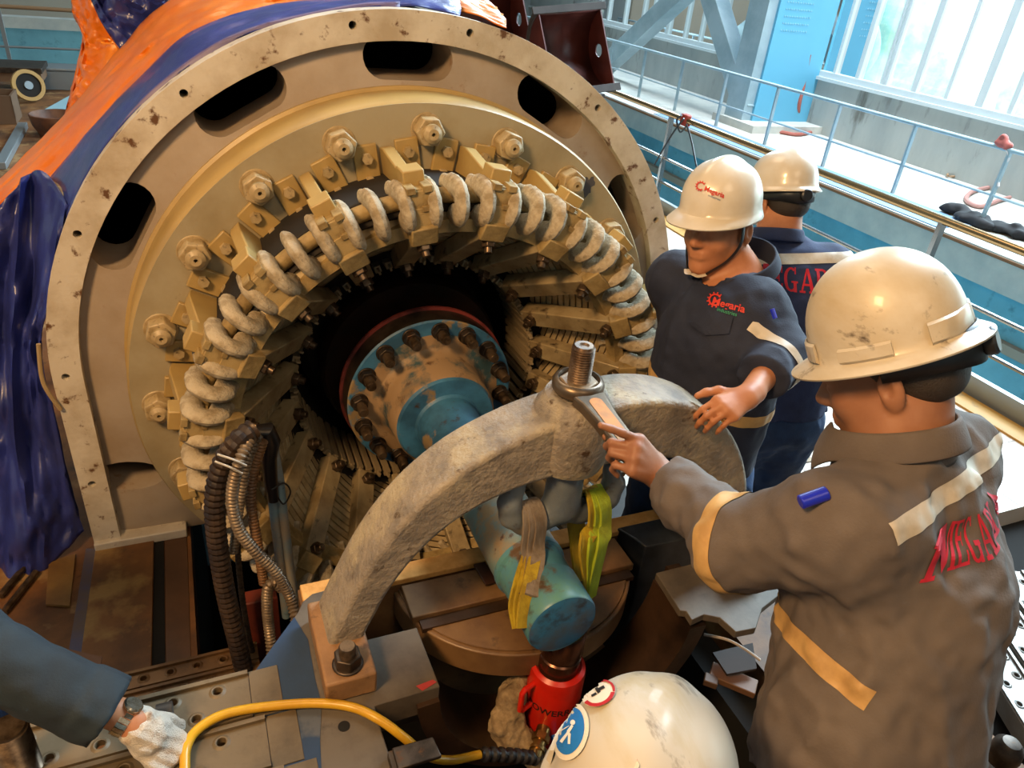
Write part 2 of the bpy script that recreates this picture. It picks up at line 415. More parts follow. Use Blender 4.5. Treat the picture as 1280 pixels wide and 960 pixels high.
# clamps between the loops
cl = axis_part(MB().box((0,-.445,.602), (.05,.05,.045)).box((0,-.44,.652), (.05,.05,.042)), 'coil_clamp', M_ring, stator, bevel=.003)
sub_part(MB().box((0,-.44,.6275), (.068,.06,.012)).box((.012,-.455,.631), (.02,.036,.014)).box((-.02,-.442,.676), (.022,.06,.016)).box((.02,-.442,.676), (.022,.06,.016)).box((0,-.435,.672), (.066,.05,.009)), 'clamp_strap', M_ring, cl, bevel=.002)
ring_of(cl, BARS)
# support bars pointing into the bore
q0, q1 = Vector((0,-.452,.572)), Vector((0,-.165,.388)); nb = Vector((0,-.536,-.844))
bar = axis_part(MB().bar(q0, q1, .058, .048, up=(0,-.5,-.8)), 'support_bar', M_bar, stator, bevel=.004)
for nm, q in (('outer_bolt', Vector((0,-.425,.556))), ('inner_bolt', Vector((0,-.192,.405)))):
    sub_part(MB().hexa(q+nb*.02, q+nb*.043, .019).cyl(q+nb*.04, q+nb*.058, .0105, 12), nm, M_bolt, bar, bevel=.002)
sub_part(MB().box(q0+Vector((0,-.004,-.004)), (.066,.03,.052), Matrix.Rotation(.4,3,'X')), 'end_block', M_ring, bar, bevel=.004)
ring_of(bar, BARS)
# taped coil loops: one every six degrees
t = Vector((1,0,0))
pth = smooth_path([(-.008,-.345,.650), (-.003,-.38,.6555), (0,-.415,.6585), (.0,-.450,.653), (.0,-.466,.626), (.0,-.452,.600), (.002,-.415,.590), (.010,-.37,.566), (.022,-.34,.548)], 5)
nP = len(pth); rr = [(.0275+.0010*sin(i*2.3))*(1 if 4 < i < 36 else .8) for i in range(nP)]
lp = axis_part(MB().tube(pth, rr, 14, flat=.62, up=(1,0,0)), 'coil_loop', M_tape, stator)
ring_of(lp, [12+6*k for k in range(60)])
# slanting coil sides on the inside of the cone
def cone_pt(f, off=0.): q = Vector((0,-.41,.574)).lerp(Vector((0,-.135,.398)), f)-nb*off; return q
rows = []; K = 22
for i in range(K+1):
    f = .02+.93*(1-i/K); a = math.radians(82)*(i/K)
    cs = []
    for (df, dn) in ((-.028,.012), (.028,.012), (.028,-.03), (-.028,-.03)):
        p = cone_pt(f+df, 0.)+nb*(-.004-.0+ (dn-.012)*1.0); cs.append((-p.z*sin(a), p.y, p.z*cos(a)))
    rows.append(cs)
V = [p for r_ in rows for p in r_]; F = [[i*4+k, (i+1)*4+k, (i+1)*4+(k+1)%4, i*4+(k+1)%4] for i in range(K) for k in range(4)]+[[0,1,2,3],[K*4+3,K*4+2,K*4+1,K*4]]
ring_of(axis_part(MB().add(V, F), 'coil_side', M_strip, stator, angle=30, bevel=.002), [6*k+2 for k in range(60)])
# slot wedges round the mouth of the bore
wd = axis_part(MB().bar((0,-.165,.378), (0,.02,.372), .018, .02).bar((0,-.185,.374), (0,-.16,.378), .006, .012), 'slot_wedge', mat('pale_wedge', '#8f7f63', .6), stator)
ring_of(wd, [5*k for k in range(72)])
mb = MB()
for k in range(120):
    pass
# ================================================================ rotor shaft with its blue coupling
M_blue = mat('worn_blue_paint', '#3a7299', .5, col2='#28506e', scale=7., col3='#85704f', c3=(.56,.60), c3scale=6., dirt='#3c2a1c', dscale=18., dlo=.6, dhi=.68, bump=.12, bscale=30)
M_shaft = mat('worn_teal_shaft', '#55848a', .42, col2='#7d7663', scale=6., lo=.4, hi=.6, col3='#8c7452', c3=(.5,.56), c3scale=9., dirt='#4e2f1a', dscale=22., dlo=.6, dhi=.66, bump=.12, bscale=50)
M_tan = mat('primer_tan', '#93795a', .6, col2='#2f4a52', scale=8., lo=.5, hi=.6, col3='#7d664a', dirt='#4a3322')
M_shaftend = mat('blue_shaft_face', '#2f6c98', .45, col2='#47586a', scale=9., lo=.45, hi=.6, col3='#5e4658', c3=(.55,.63), dirt='#2b2c33', dscale=14., dlo=.52, dhi=.64)
shaft = empty('rotor_shaft', W((0,-.7,0)), 'worn blue steel shaft with a bolted round coupling flange coming out of the bore', 'shaft')
Yv = (0,1,0)
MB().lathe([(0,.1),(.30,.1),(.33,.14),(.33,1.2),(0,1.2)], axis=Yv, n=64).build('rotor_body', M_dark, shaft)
MB().lathe([(.10,-.10),(.275,-.10),(.285,-.08),(.285,-.02),(.10,.1)], axis=Yv, n=72).build('brown_ring', mat('brown_oily_ring', '#26150c', .4, metal=.3, col2='#120b08', scale=9.), shaft)
MB().lathe([(0,-.300),(.244,-.300),(.249,-.296)], axis=Yv, n=96).build('coupling_flange', M_blue, shaft)
MB().lathe([(.249,-.296),(.249,-.225)], axis=Yv, n=96).build('dark_flange_edge', M_steel, shaft)
MB().lathe([(.249,-.232),(.2575,-.232),(.2575,-.222),(.2,-.218)], axis=Yv, n=96).build('red_rim', mat('red_primer_rim', '#7c342f', .5, col2='#301818', scale=9.), shaft)
MB().lathe([(.20,-.299),(.168,-.305),(.155,-.318),(.150,-.345),(.146,-.43),(.14,-.438)], axis=Yv, n=72).build('hub', M_tan, shaft)
MB().lathe([(.205,-.3005),(.165,-.307)], axis=Yv, n=72).build('tan_primer_band', M_tan, shaft)
MB().lathe([(.142,-.436),(.137,-.445),(.094,-.447),(.088,-.455),(.088,-.50),(.08,-.515),(.0785,-.60)], axis=Yv, n=64).build('hub_collar', M_blue, shaft)
MB().lathe([(.0785,-.59),(.0785,-1.02)], axis=Yv, n=64).build('shaft_body', M_shaft, shaft)
MB().lathe([(.0785,-1.02),(.081,-1.022),(.081,-1.035),(.075,-1.04),(.073,-1.10),(.0765,-1.105),(.0765,-1.192),(.0735,-1.198)], axis=Yv, n=64).build('shaft_journal', mat('teal_journal', '#487d92', .38, col2='#5a8776', scale=7., lo=.5, hi=.66, col3='#5f4a34', c3=(.56,.62), c3scale=8., dirt='#3a2a1e', dscale=16.), shaft)
MB().lathe([(.0745,-1.1965),(.066,-1.200),(0,-1.200)], axis=Yv, n=64).build('end_face', M_shaftend, shaft)
fb = None
for k in range(16):
    a = math.radians(18.5+22.5*k); c = Vector((.216*cos(a), 0, .216*sin(a))); e = Vector((0,1,0))
    b = MB().hexa(c-e*.30, c-e*.326, .0235, up=c).lathe([(.026,-.30),(.026,-.305),(.02,-.305)], o=c, axis=Yv, n=20).build('coupling_nut', M_steel, shaft, bevel=.002)
    MB().lathe([(.0145,-.325),(.0145,-.362),(.012,-.366),(0,-.366)], o=c, axis=Yv, n=16).build('stud', M_bolt, b)
# ================================================================ lifting arch
M_cast = mat('pitted_grey_casting', '#94897a', .6, col2='#736b62', scale=14., col3='#a3977f', c3=(.5,.62), c3scale=7., dirt='#4a3723', dscale=26., dlo=.6, dhi=.68, bump=.7, bscale=70)
M_padp = mat('orange_primer_pad', '#96704a', .6, col2='#7d5c3c', scale=9., dirt='#4a3222', bump=.2)
XC = .060; AF, AB = -1.062, -.940
arch = empty('lifting_arch', W((XC, -1.01, -.12)), 'big pitted grey cast steel arch standing over the shaft on two bolted feet', 'arch')
# the casting is a little fuller on one shoulder: outlines run from foot to foot over the top
outer = [(-.450,-.10),(-.440,-.05),(-.412,.018),(-.376,.098),(-.344,.157),(-.309,.208),(-.264,.259),(-.212,.303),(-.158,.337),(-.098,.364),(-.040,.384),(.03,.400),(.11,.412),(.19,.417),(.29,.396),(.378,.350),(.453,.275),(.512,.175),(.556,.045),(.572,-.04),(.574,-.10)]
inner = [(-.378,-.10),(-.368,-.05),(-.348,-.005),(-.322,.052),(-.274,.124),(-.220,.180),(-.165,.216),(-.100,.244),(-.02,.262),(.08,.270),(.19,.272),(.285,.258),(.356,.228),(.415,.165),(.458,.095),(.486,.01),(.496,-.05),(.498,-.10)]
def sm2(L, n=4): return [(p.x-XC, p.z) for p in smooth_path([(a, 0, b) for a, b in L], n)]
O = sm2(outer); I = sm2(inner)
def resample(L, n):
    P = [Vector((a, b)) for a, b in L]; d = [0]
    for i in range(1, len(P)): d.append(d[-1]+(P[i]-P[i-1]).length)
    out = []
    for k in range(n):
        t = d[-1]*k/(n-1); j = 0
        while j < len(P)-2 and d[j+1] < t: j += 1
        out.append(P[j].lerp(P[j+1], (t-d[j])/max(d[j+1]-d[j], 1e-9)))
    return out
O = resample(O, 64); I = resample(I, 64)
sd = SDF()
# solid cast arch as a run of rounded plates
V = []; F = []
for y in (AF, AB): V += [(XC+p.x, y, p.y) for p in O]+[(XC+p.x, y, p.y) for p in I]
n = 64
for k in range(n-1): F += [[k, k+1, n+k+1, n+k], [2*n+k, 3*n+k, 3*n+k+1, 2*n+k+1], [k, 2*n+k, 2*n+k+1, k+1], [n+k, n+k+1, 3*n+k+1, 3*n+k]]
F += [[0, n, 3*n, 2*n], [n-1, 3*n-1, 4*n-1, 2*n-1]]
MB().add(V, F).build('arch_beam', M_cast, arch, bevel=.012, seg=3, angle=50)
MB().lathe([(0,.258),(.052,.259),(.072,.268),(.082,.295),(.082,.375),(.078,.40),(.070,.41),(.062,.428),(.0,.430)], o=(XC,-1.012,0), n=48).build('boss', M_cast, arch, angle=45)
for sx in (-1, 1):
    x0 = XC+sx*.475; pd = MB().box((x0, -1.045, -.083), (.098, .215, .056)).build('foot_pad', M_padp if sx < 0 else M_cast, arch, bevel=.006)
    if sx < 0 or True:
        c = Vector((x0, -1.116, -.053)); b = MB().hexa(c, c+Vector((0,0,.028)), .027).lathe([(.030,0),(.030,.004),(0,.004)], o=c, n=24).build('foot_nut', M_steel, pd, bevel=.003)
        MB().lathe([(.0165,.02),(.0165,.046),(.014,.050),(0,.050)], o=c, n=24).build('foot_stud', M_bolt, pd)
# ================================================================ ramshorn hook through the arch
M_hook = mat('grey_blue_hook', '#6d757a', .45, col2='#57606a', scale=9., col3='#8d7a5e', c3=(.56,.64), dirt='#41301f', dscale=18., bump=.2)
hook = empty('ramshorn_hook', W((XC, -1.012, .1)), 'grey double lifting hook hanging under the arch with its threaded shank coming out on top', 'hook')
sd = SDF(); hy = -1.02
def hp(px, py): p = PY(px, py, hy); return W(p)
k = .02
cc = W((XC, hy, .27)); k = .012; sd.cone(cc, W((XC, hy, .165)), .038*S, .040*S, k)
hw = [((.0,.150),.036), ((-.045,.128),.028), ((-.085,.126),.026), ((-.114,.150),.025), ((-.122,.185),.024), ((-.110,.222),.017), ((-.100,.236),.010)]
for sx in (-1, 1): sd.chain([W((XC+sx*abs(a[0]), hy, a[1])) for a, r in hw], [r*S for a, r in hw], k)
sdf_obj('hook_body', sd, .006, M_hook, hook)
thr = [(0,.40)]; zt = .532
mb = MB(); pr_ = [(.0220,.36)]; z = .44
while z < zt-.008: pr_ += [(.0202,z), (.0228,z+.0025), (.0202,z+.005)]; z += .0052
pr_ += [(.0205,zt-.005),(.018,zt),(.010,zt),(.007,zt-.003),(0,zt-.003)]
mb.lathe(pr_, o=(XC,-1.012,0), n=40); mb.build('threaded_shank', mat('brown_thread', '#75604c', .38, metal=.6, col2='#4d3a2b', scale=18.), hook, angle=25)
MB().hexa((XC,-1.012,.432), (XC,-1.012,.458), .039).build('shank_nut', mat('worn_shank_nut', '#8f7d64', .45, metal=.3, col2='#6b563f', scale=20., dirt='#4a2a16', dscale=30.), hook, bevel=.004)
# ================================================================ ring spanner on the nut
spn = empty('ring_spanner', W((XC,-1.012,.44)), 'heavy ring spanner fitted over the shank nut with an orange inset in its handle', 'spanner')
M_spn = mat('dull_chrome_spanner', '#6f6151', .36, metal=.7, col2='#5a4c3e', scale=12.)
MB().lathe([(.0385,.434),(.0375,.456),(.041,.461),(.047,.459),(.051,.451),(.051,.440),(.047,.434)], o=(XC,-1.012,0), n=48, closed=True).build('ring_head', M_spn, spn, angle=50)
hd = PZ(780, 560, .42)-Vector((XC,-1.012,.42)); hd.z = -.02; hd.normalize()
h0 = Vector((XC,-1.012,.445))+hd*.043; h1 = h0+hd*.24
sdv = Vector((-hd.y, hd.x, 0)).normalized(); upv = hd.cross(sdv).normalized()
if upv.z < 0: upv = -upv
P = []
for (l, w) in ((0,.036),(.025,.029),(.07,.0245),(.155,.022),(.175,.017)): P.append((l, w))
poly = [h0+hd*l+sdv*w for l, w in P]+[h0+hd*l-sdv*w for l, w in P[::-1]]
MB().prism([p-upv*.012 for p in poly], upv*.024).build('handle', M_spn, spn, bevel=.006, seg=3)
poly = []
for k in range(24):
    a = 2*PI*k/24; l = .105+(.055 if cos(a) > 0 else -.055)*1+.012*cos(a); poly.append(h0+hd*(l-.022)+sdv*.0135*sin(a))
MB().prism([p+upv*.0118 for p in poly], upv*.0012).build('orange_inset', mat('orange_inset', '#b8740c', .5, col2='#9a640e', scale=30.), spn)
# ================================================================ the hall (metres)
M_white = mat('white_floor_paint', '#cfc4b6', .32, col2='#bdb2a6', scale=2.5, dirt='#6d6660', dscale=7., dlo=.64, dhi=.7, bump=.03)
M_brownf = mat('rusty_floor_plate', '#7a5028', .65, col2='#472c16', scale=3., col3='#8f7046', c3=(.55,.62), c3scale=4., dirt='#2a1c12', dscale=9., bump=.1)
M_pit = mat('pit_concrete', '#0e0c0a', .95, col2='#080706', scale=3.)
M_teal = mat('teal_wall_paint', '#78b2c0', .5, col2='#699fae', scale=1.5, dirt='#4f7f8c', dscale=4.)
M_wall = mat('pale_concrete_wall', '#a7adab', .7, col2='#949c9c', scale=1.2, dirt='#6d6f6a', dscale=3., stretch=(1,1,.3))
M_walk = mat('pale_concrete_floor', '#c3c2ba', .6, col2='#adb0ac', scale=2.)
M_bluemat = mat('blue_rubber_mat', '#6f8fb0', .7)
M_frame = mat('white_window_frame', '#c9d3d6', .35)
M_col = mat('pale_steel_paint', '#9fb4bd', .45, col2='#8ba3ad', scale=2.)
M_blue2 = mat('light_blue_steel_paint', '#5fa9c9', .45)
M_roof = mat('roof_sheet', '#8d9499', .7)
M_railst = mat('stainless_rail', '#a9aeb2', .22, metal=.9)
M_post = mat('galvanised_post', '#8b9499', .4, metal=.6)
def mbox(x0, x1, y0, y1, z0, z1): return MB().box(((x0+x1)/2,(y0+y1)/2,(z0+z1)/2), (x1-x0,y1-y0,z1-z0))
CX, CY, CZ = W(CPOS)
def sbox(name, m, *a, **k): return struct(mbox(*a).build(name, m, None, machine=False, **k))
RX = CX+4.17                                   # near railing
# floors: the working level is z = 0, with a pit round the machine foot
sbox('floor_white', M_white, .98, RX+.12, -.87, 9.7, -.12, 0)
sbox('floor_step', mat('dark_step_plate', '#2a2622', .7, col2='#1c1917', scale=5.), .50, .98, -.87, 9.7, -.12, -.002)
sbox('floor_behind', M_brownf, -7., .50, 1.0, 9.7, -.12, -.002)
sbox('floor_left', M_brownf, -7., -.83, -6., 1.0, -.12, -.001)
sbox('floor_near', M_brownf, .93, 1.50, -6., -.87, -.12, -.001)
sbox('floor_near_edge', M_brownf, .05, .93, -6., -1.72, -.12, -.001)
sbox('floor_front', M_brownf, -.83, .05, -6., -2.1, -.12, -.001)
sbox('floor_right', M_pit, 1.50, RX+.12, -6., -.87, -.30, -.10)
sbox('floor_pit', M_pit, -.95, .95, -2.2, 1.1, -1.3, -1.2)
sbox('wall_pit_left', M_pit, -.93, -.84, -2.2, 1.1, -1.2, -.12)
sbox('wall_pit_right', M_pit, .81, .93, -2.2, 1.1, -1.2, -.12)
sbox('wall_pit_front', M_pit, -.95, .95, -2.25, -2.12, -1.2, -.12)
# a square floor hatch of bare plywood in the white floor, plus the joints between the floor sheets
for i, (a, b, w) in enumerate((((1.0,.25),(3.5,.25),.006), ((1.9,-.87),(1.9,2.6),.006), ((1.0,-.45),(3.5,-.45),.006), ((2.75,-.87),(2.75,2.6),.006))):
    d = Vector((b[0]-a[0], b[1]-a[1], 0)); struct(MB().bar((*a,.0), (*b,.0), w if d.x else w, .002).build('trim_%d' % (i+1), mat('joint_line', '#8d857b', .6), None, machine=False))
q = [PZ(x, y, FL) for x, y in ((974,557),(990,553),(1018,577),(1000,580))]
tag(MB().prism([p+Vector((0,0,.001)) for p in q], (0,0,.004)).build('plywood_hatch', mat('bare_plywood', '#8d7350', .6, col2='#4a3a28', scale=16.)), 'small brown plywood patch let into the white floor behind the workers', 'hatch')
q = [PZ(x, y, FL) for x, y in ((984,577),(996,577),(999,582),(986,582))]
tag(MB().prism([p+Vector((0,0,.006)) for p in q], (0,0,.001)).build('blue_tape', mat('blue_tape', '#3f8fc0', .5)), 'scrap of light blue tape on the floor at the edge of the plywood patch', 'tape')
# gap down to the lower level, then the far walkway along the windows
WX = CX+9.9; KX = CX+7.45; WZ = -.15
sbox('floor_walkway', M_walk, KX, WX, -8., 20., WZ-.10, WZ)
sbox('trim_5', mat('rust_edge_strip', '#8a5a34', .6), KX-.012, KX+.0, -8., 20., WZ-.05, WZ-.02)
sbox('trim_6', M_walk, KX, KX+.3, -8., 20., WZ-.36, WZ-.10)
sbox('wall_right_lower', M_teal, KX+.35, KX+.5, -8., 20., -4., WZ-.10)
sbox('trim_7', mat('beige_pipe_paint', '#a08f7c', .5), KX+.24, KX+.33, -8., 20., -1.15, -1.05)
sbox('floor_lower', mat('lower_floor', '#5f7f8a', .6, col2='#4b6872', scale=1.), -8., WX, -8., 22., -4.1, -4.)
sbox('wall_floor_edge', M_teal, RX+.03, RX+.12, -6., 9.7, -4., -.12)
sbox('trim_8', mat('yellow_curb_paint', '#b98b3c', .5, dirt='#6d5a3a', dscale=6.), RX-.22, RX-.06, -6., 9.7, 0, .012)
sbox('trim_9', M_post, RX-.04, RX, -6., 9.7, 0, .12)
mt = sbox('floor_mat', M_bluemat, KX+.03, KX+.62, 3.0, 8.9, WZ, WZ+.012)
# right wall with its windows
def wy(px, py): return W(PX(px, py, (WX)/S)).y
SZ = CZ-.134*9.9; HZ = SZ+3.1
y1a = wy(1014, 94); y2b, y2a = wy(942, 71), wy(800, 38)
y1b = -3.5
sbox('wall_right', M_wall, WX, WX+.25, -8., 20., WZ, SZ)
sbox('wall_right_top', M_wall, WX, WX+.25, -8., 20., HZ, 9.)
sbox('wall_right_pier', M_wall, WX, WX+.25, y1a, y2b, SZ, HZ)
sbox('wall_right_end', M_wall, WX, WX+.25, y2a+2, 20., SZ, HZ)
sbox('wall_right_near', M_wall, WX, WX+.25, -8., y1b, SZ, HZ)
sbox('trim_10', M_frame, WX-.06, WX+.04, -8., 20., SZ-.04, SZ+.01)
glass = bpy.data.materials.new('window_glass'); glass.use_nodes = True; nt = glass.node_tree
for n_ in list(nt.nodes): nt.nodes.remove(n_)
o_ = nt.nodes.new('ShaderNodeOutputMaterial'); mx = nt.nodes.new('ShaderNodeMixShader'); tr = nt.nodes.new('ShaderNodeBsdfTransparent'); gl = nt.nodes.new('ShaderNodeBsdfGlossy')
gl.inputs['Roughness'].default_value = .03; fr = nt.nodes.new('ShaderNodeFresnel'); fr.inputs['IOR'].default_value = 1.45; tr.inputs['Color'].default_value = (.93,.98,.98,1)
nt.links.new(fr.outputs[0], mx.inputs[0]); nt.links.new(tr.outputs[0], mx.inputs[1]); nt.links.new(gl.outputs[0], mx.inputs[2]); nt.links.new(mx.outputs[0], o_.inputs[0])
def window(name, ya, yb, mull):
    fr_ = MB()
    for y, w in mull: fr_.box((WX+.03, y, (SZ+HZ)/2), (.07, w, HZ-SZ))
    fr_.box((WX+.03,(ya+yb)/2,SZ+.05), (.09,abs(yb-ya),.10)); fr_.box((WX+.03,(ya+yb)/2,HZ-.04), (.09,abs(yb-ya),.08))
    o = struct(fr_.build(name, M_frame, None, machine=False, bevel=.006))
    MB().add([(WX+.05,ya,SZ),(WX+.05,yb,SZ),(WX+.05,yb,HZ),(WX+.05,ya,HZ)], [[0,1,2,3]]).build('pane', glass, o, machine=False)
xs = [(1015,95,.07),(1040,100,.06),(1068,107,.08),(1098,114,.05),(1103,115,.05),(1138,123,.10),(1178,132,.06),(1219,142,.12),(1257,151,.07)]
m1 = [(wy(x, y), w) for x, y, w in xs]; yy = m1[-1][0]
while yy > y1b+.6: yy -= .62; m1.append((yy, .07))
window('window_1', y1b, y1a, m1)
xs = [(940,70,.08),(926,67,.06),(897,61,.08),(872,56,.05),(853,52,.05),(832,47,.1),(812,42,.06)]
m2 = [(wy(x, y), w) for x, y, w in xs]+[(y2a+k*.8, .07) for k in range(3)]
window('window_2', y2b, y2a+2, m2)
# the other walls and the roof close the hall
sbox('wall_back', M_wall, -12., WX+.25, 20., 20.25, -4., 9.)
sbox('wall_left', M_wall, -8.25, -8., -8., 20., -4., 9.)
sbox('wall_front', M_wall, -8., WX, -8.25, -8., -4., 9.)
sbox('ceiling', M_roof, -8.25, WX+.25, -8.25, 20.25, 9., 9.2)
# hillside outside
mb = MB(); rows = []
for i in range(40):
    row = []
    for j in range(60):
        x = WX+6+i*1.6; y = -30+j*2.; z = -3.5+max(0, i-4)*.33+.5*sin(j*.9+i*.4)+.4*sin(i*1.3+j*.35); row.append((x, y, z))
    rows.append(row)
mb.grid(rows); struct(mb.build('hill', mat('overexposed_leafy_hill', '#c3d2c6', .9, col2='#e6ece9', scale=.35, lo=.35, hi=.55, dirt='#a9c0b0', dscale=.8, dlo=.5, dhi=.6), None, machine=False))  # hillside bleached: the blown-out daylight is put into its colour
# a row of garden trees outside the windows
for i, (x, y, h) in enumerate(((7.,4.0,2.6),(9.5,9.4,3.0),(7.,13.6,2.6),(10.5,18.,3.0))):
    px_, py_ = WX+x, y; t_ = empty('garden_tree', (px_, py_, -3.), 'loose green tree outside the windows, number %s from the pillar' % ('third','second','nearest but one','nearest','fourth','farthest')[i], 'tree', 'trees outside the windows')
    t_['label'] = ('low bushy tree outside the big window at the picture edge', 'bushy tree outside the big window at its pillar end', 'pale tree outside between steel pillar and brace', 'tree outside behind the far window')[i]
    MB().tube([(px_,py_,-3.),(px_+.05,py_,-1.),(px_,py_,h-1.5)], [.12,.09,.04], 8).build('trunk', mat('bark', '#5a4636', .9), t_, machine=False)
    sd = SDF()
    for k in range(9): sd.ell((px_+rng.normal()*.7, py_+rng.normal()*.8, h-1.8+rng.normal()*.8), (.6+rng.random()*.4,)*3, k=.2)
    sdf_obj('crown', sd, .16, mat('overexposed_leaves', '#bccfbc', .9, col2='#9dbcaa', scale=3.), t_, displace=lambda X: .12*vnoise(X, 3., 3))  # leaf colour whitened to stand for overexposed daylight
# ---------------------------------------------------------------- steel pillar and braces on the walkway
PXc, PYc = CX+9.1-.35, CY+10.75
pil = sbox('pillar', M_col, PXc-.20, PXc+.20, PYc-.45, PYc+.02, WZ, 9.)
sbox('trim_11', M_blue2, PXc-.02, WX, PYc-.50, PYc-.45, WZ, 9.)
sbox('trim_12', M_walk, PXc-.3, WX, PYc-.9, PYc+.2, WZ, WZ+.12)
mb = MB()
for i in range(11):
    for j in range(7): mb.cyl((PXc+.12+i*.05, PYc-.51, 1.35+j*.10), (PXc+.12+i*.05, PYc-.498, 1.35+j*.10), .012, 8)
o = mb.build('trim_13', mat('bolt_dots', '#7fb3c8', .5), None, machine=False); struct(o)
def pc(x, y, off=0.): return W(PX(x, y, (PXc+off)/S))
for k, (a, b) in enumerate(((pc(936,140), pc(884,-30)), (pc(745,94), pc(880,-32)))):
    struct(MB().bar(a, b, .34, .30, up=(1,0,0)).build('beam_%d' % (k+1), M_col, None, machine=False, bevel=.01))
# ---------------------------------------------------------------- railings: posts are parts of their railing
def railing(name, label, p0, p1, h, npost, rails, mtop, mpost, rtop=.026, lean=0):
    p0 = Vector(p0); p1 = Vector(p1); o = empty(name, p0, label, 'railing')
    MB().tube([p0+Vector((0,0,h)), p1+Vector((0,0,h))], rtop, 12).build('handrail', mtop, o, machine=False)
    for f in rails: MB().tube([p0+Vector((0,0,h*f)), p1+Vector((0,0,h*f))], .014, 8).build('mid_rail', mpost, o, machine=False)
    for i in range(npost):
        p = p0.lerp(p1, i/(npost-1)); MB().box(p+Vector((0,0,h/2)), (.045,.03,h)).build('post', mpost, o, machine=False)
    return o
def ry_(px, py, X): return W(PX(px, py, X/S)).y
railing('near_railing', 'stainless railing with golden reflections along the edge of the white floor', (RX,-2.4,0), (RX,9.6,0), .868, 9, (.55,.3), mat('gold_reflection_handrail', '#a98c64', .2, metal=.9), M_railst)  # golden reflections on the stainless handrail are put into its colour
FX = CX+8.13
railing('walkway_railing', 'pale blue grey railing along the walkway under the windows', (FX,-2.,WZ), (FX,18.,WZ), 2.176-.165*8.13, 17, (.42,), M_col, M_col, .024)
railing('back_railing', 'railing at the far end of the hall beyond the rusty floor', (-7.5,9.65,0), (-.2,9.65,0), .85, 7, (.45,), mat('brown_handrail', '#8a6f52', .4), M_post)
# hall beyond the back railing
sbox('trim_14', M_teal, -8., KX, 14.2, 14.4, -.55, .08)
sbox('trim_15', M_walk, -8., KX, 14.1, 14.4, .08, .26)
sbox('floor_back_walkway', mat('bright_back_floor', '#d8e4e2', .5), -8., KX, 11.5, 14.1, -.75, -.62)
sbox('wall_back_lower', mat('pale_back_wall', '#b7ab98', .7), -8., KX, 18.5, 18.6, -4., 1.4)
# ================================================================ bearing pedestal in front of the bore
M_ped = mat('bare_pedestal_steel', '#5f5548', .62, metal=.1, col2='#453c33', scale=6., dirt='#2f2822', dscale=12., bump=.05)
M_pedblue = mat('pedestal_blue_paint', '#15304f', .6, col2='#12263d', scale=4., col3='#4a4e55', c3=(.58,.64), bump=.06)
M_oil = mat('oily_tan_plate', '#775a3a', .4, col2='#573c26', scale=5., dirt='#3b2a1c', dscale=14., bump=.05)
M_gask = mat('orange_lit_felt', '#d09a54', .8, col2='#b9833f', scale=22., bump=.2)  # felt tone raised so the colour carries the warm grazing light
M_sad = mat('oily_brown_saddle', '#3a281b', .4, metal=.1, col2='#1f150e', scale=5., bump=.08)
PT = -.112                                       # top of the pedestal in machine units
ped = empty('bearing_pedestal', W((.05,-1.1,-.7)), 'open lower half of the bearing pedestal under the arch with blue painted side', 'pedestal')
def pzs(L, z): return [PZ(x, y, z) for x, y in L]
L = [(303,862),(345,803),(372,765),(378,752),(390,742),(405,738),(432,738),(440,770),(452,801),(521,784),(550,858),(468,882),(476,910),(492,960),(500,1010),(345,1010),(320,925),(300,880)]
MB().prism([p for p in pzs(L, PT)], (0,0,-.07)).build('top_plate', M_ped, ped, bevel=.003)
cutp = [(430,908,.011),(413,771,.013)]
L = [(303,862),(340,810),(368,772),(385,800),(394,850),(402,880),(400,925),(404,1010),(345,1010),(320,925),(300,880)]
MB().prism([p+Vector((0,0,.0004)) for p in pzs(L, PT)], (0,0,.0012)).build('blue_paint', M_pedblue, ped)
for x, y, r in cutp:
    c = PZ(x, y, PT); MB().cyl(c, c+Vector((0,0,.0012)), r, 20).build('bolt_hole', M_pit, ped)
MB().box((-.50,-1.15,-.42), (.20,.34,.46)).build('side_web', M_pedblue, ped)
L = [(820,716),(868,704),(900,690),(960,680),(985,735),(953,760),(945,785),(920,790),(900,772),(880,768),(865,775),(858,764),(850,763)]
MB().prism(pzs(L, PT), (0,0,-.02)).build('right_top_plate', M_ped, ped, bevel=.002)
for r0, r1, y0, y1, nm in ((.30,.345,-1.19,-1.03,'saddle'), (.36,.40,-1.03,-.995,'saddle_rib')):
    MB().lathe([(r0,y0),(r0,y1),(r1,y1),(r1,y0)], o=(.05,0,-.125), axis=(0,1,0), n=48, a0=PI+.06, a1=2*PI-.06, closed=True).build(nm, M_sad, ped)
MB().box((.03,-.845,-.40), (1.0,.05,.53)).build('baffle_wall', M_oil, ped)
MB().box((-.23,-.845,-.128), (.47,.052,.016)).build('felt_strip', M_gask, ped, bevel=.003)
MB().box((.31,-.845,-.128), (.42,.052,.016)).build('felt_strip', M_gask, ped, bevel=.003)
def half_disc(r, y0, z, th, x0=.04, n=40): return MB().prism([(x0+r*cos(PI+PI*k/n), y0+.9*r*sin(PI+PI*k/n), z) for k in range(n+1)], (0,0,-th))
half_disc(.300, -.87, -.155, .07).build('oil_guard', M_oil, ped, bevel=.004)
half_disc(.289, -.87, -.150, .004).build('oil_guard_face', M_gask if False else M_oil, ped)
MB().box((.04,-.925,-.146), (.57,.10,.022)).build('guard_step', M_oil, ped, bevel=.003)
MB().box((.04,-.99,-.152), (.54,.028,.012)).build('guard_groove_strip', M_sad, ped)
mb = MB(); P = []
for k in range(13): a = -.15+1.5*k/12; P.append((.04+.33*cos(-a), -.87+.33*sin(-a)))
mb.prism([(x, y, -.115) for x, y in P]+[(.56,P[-1][1]+.02,-.115),(.60,-.90,-.115)], (0,0,-.4)) if False else None
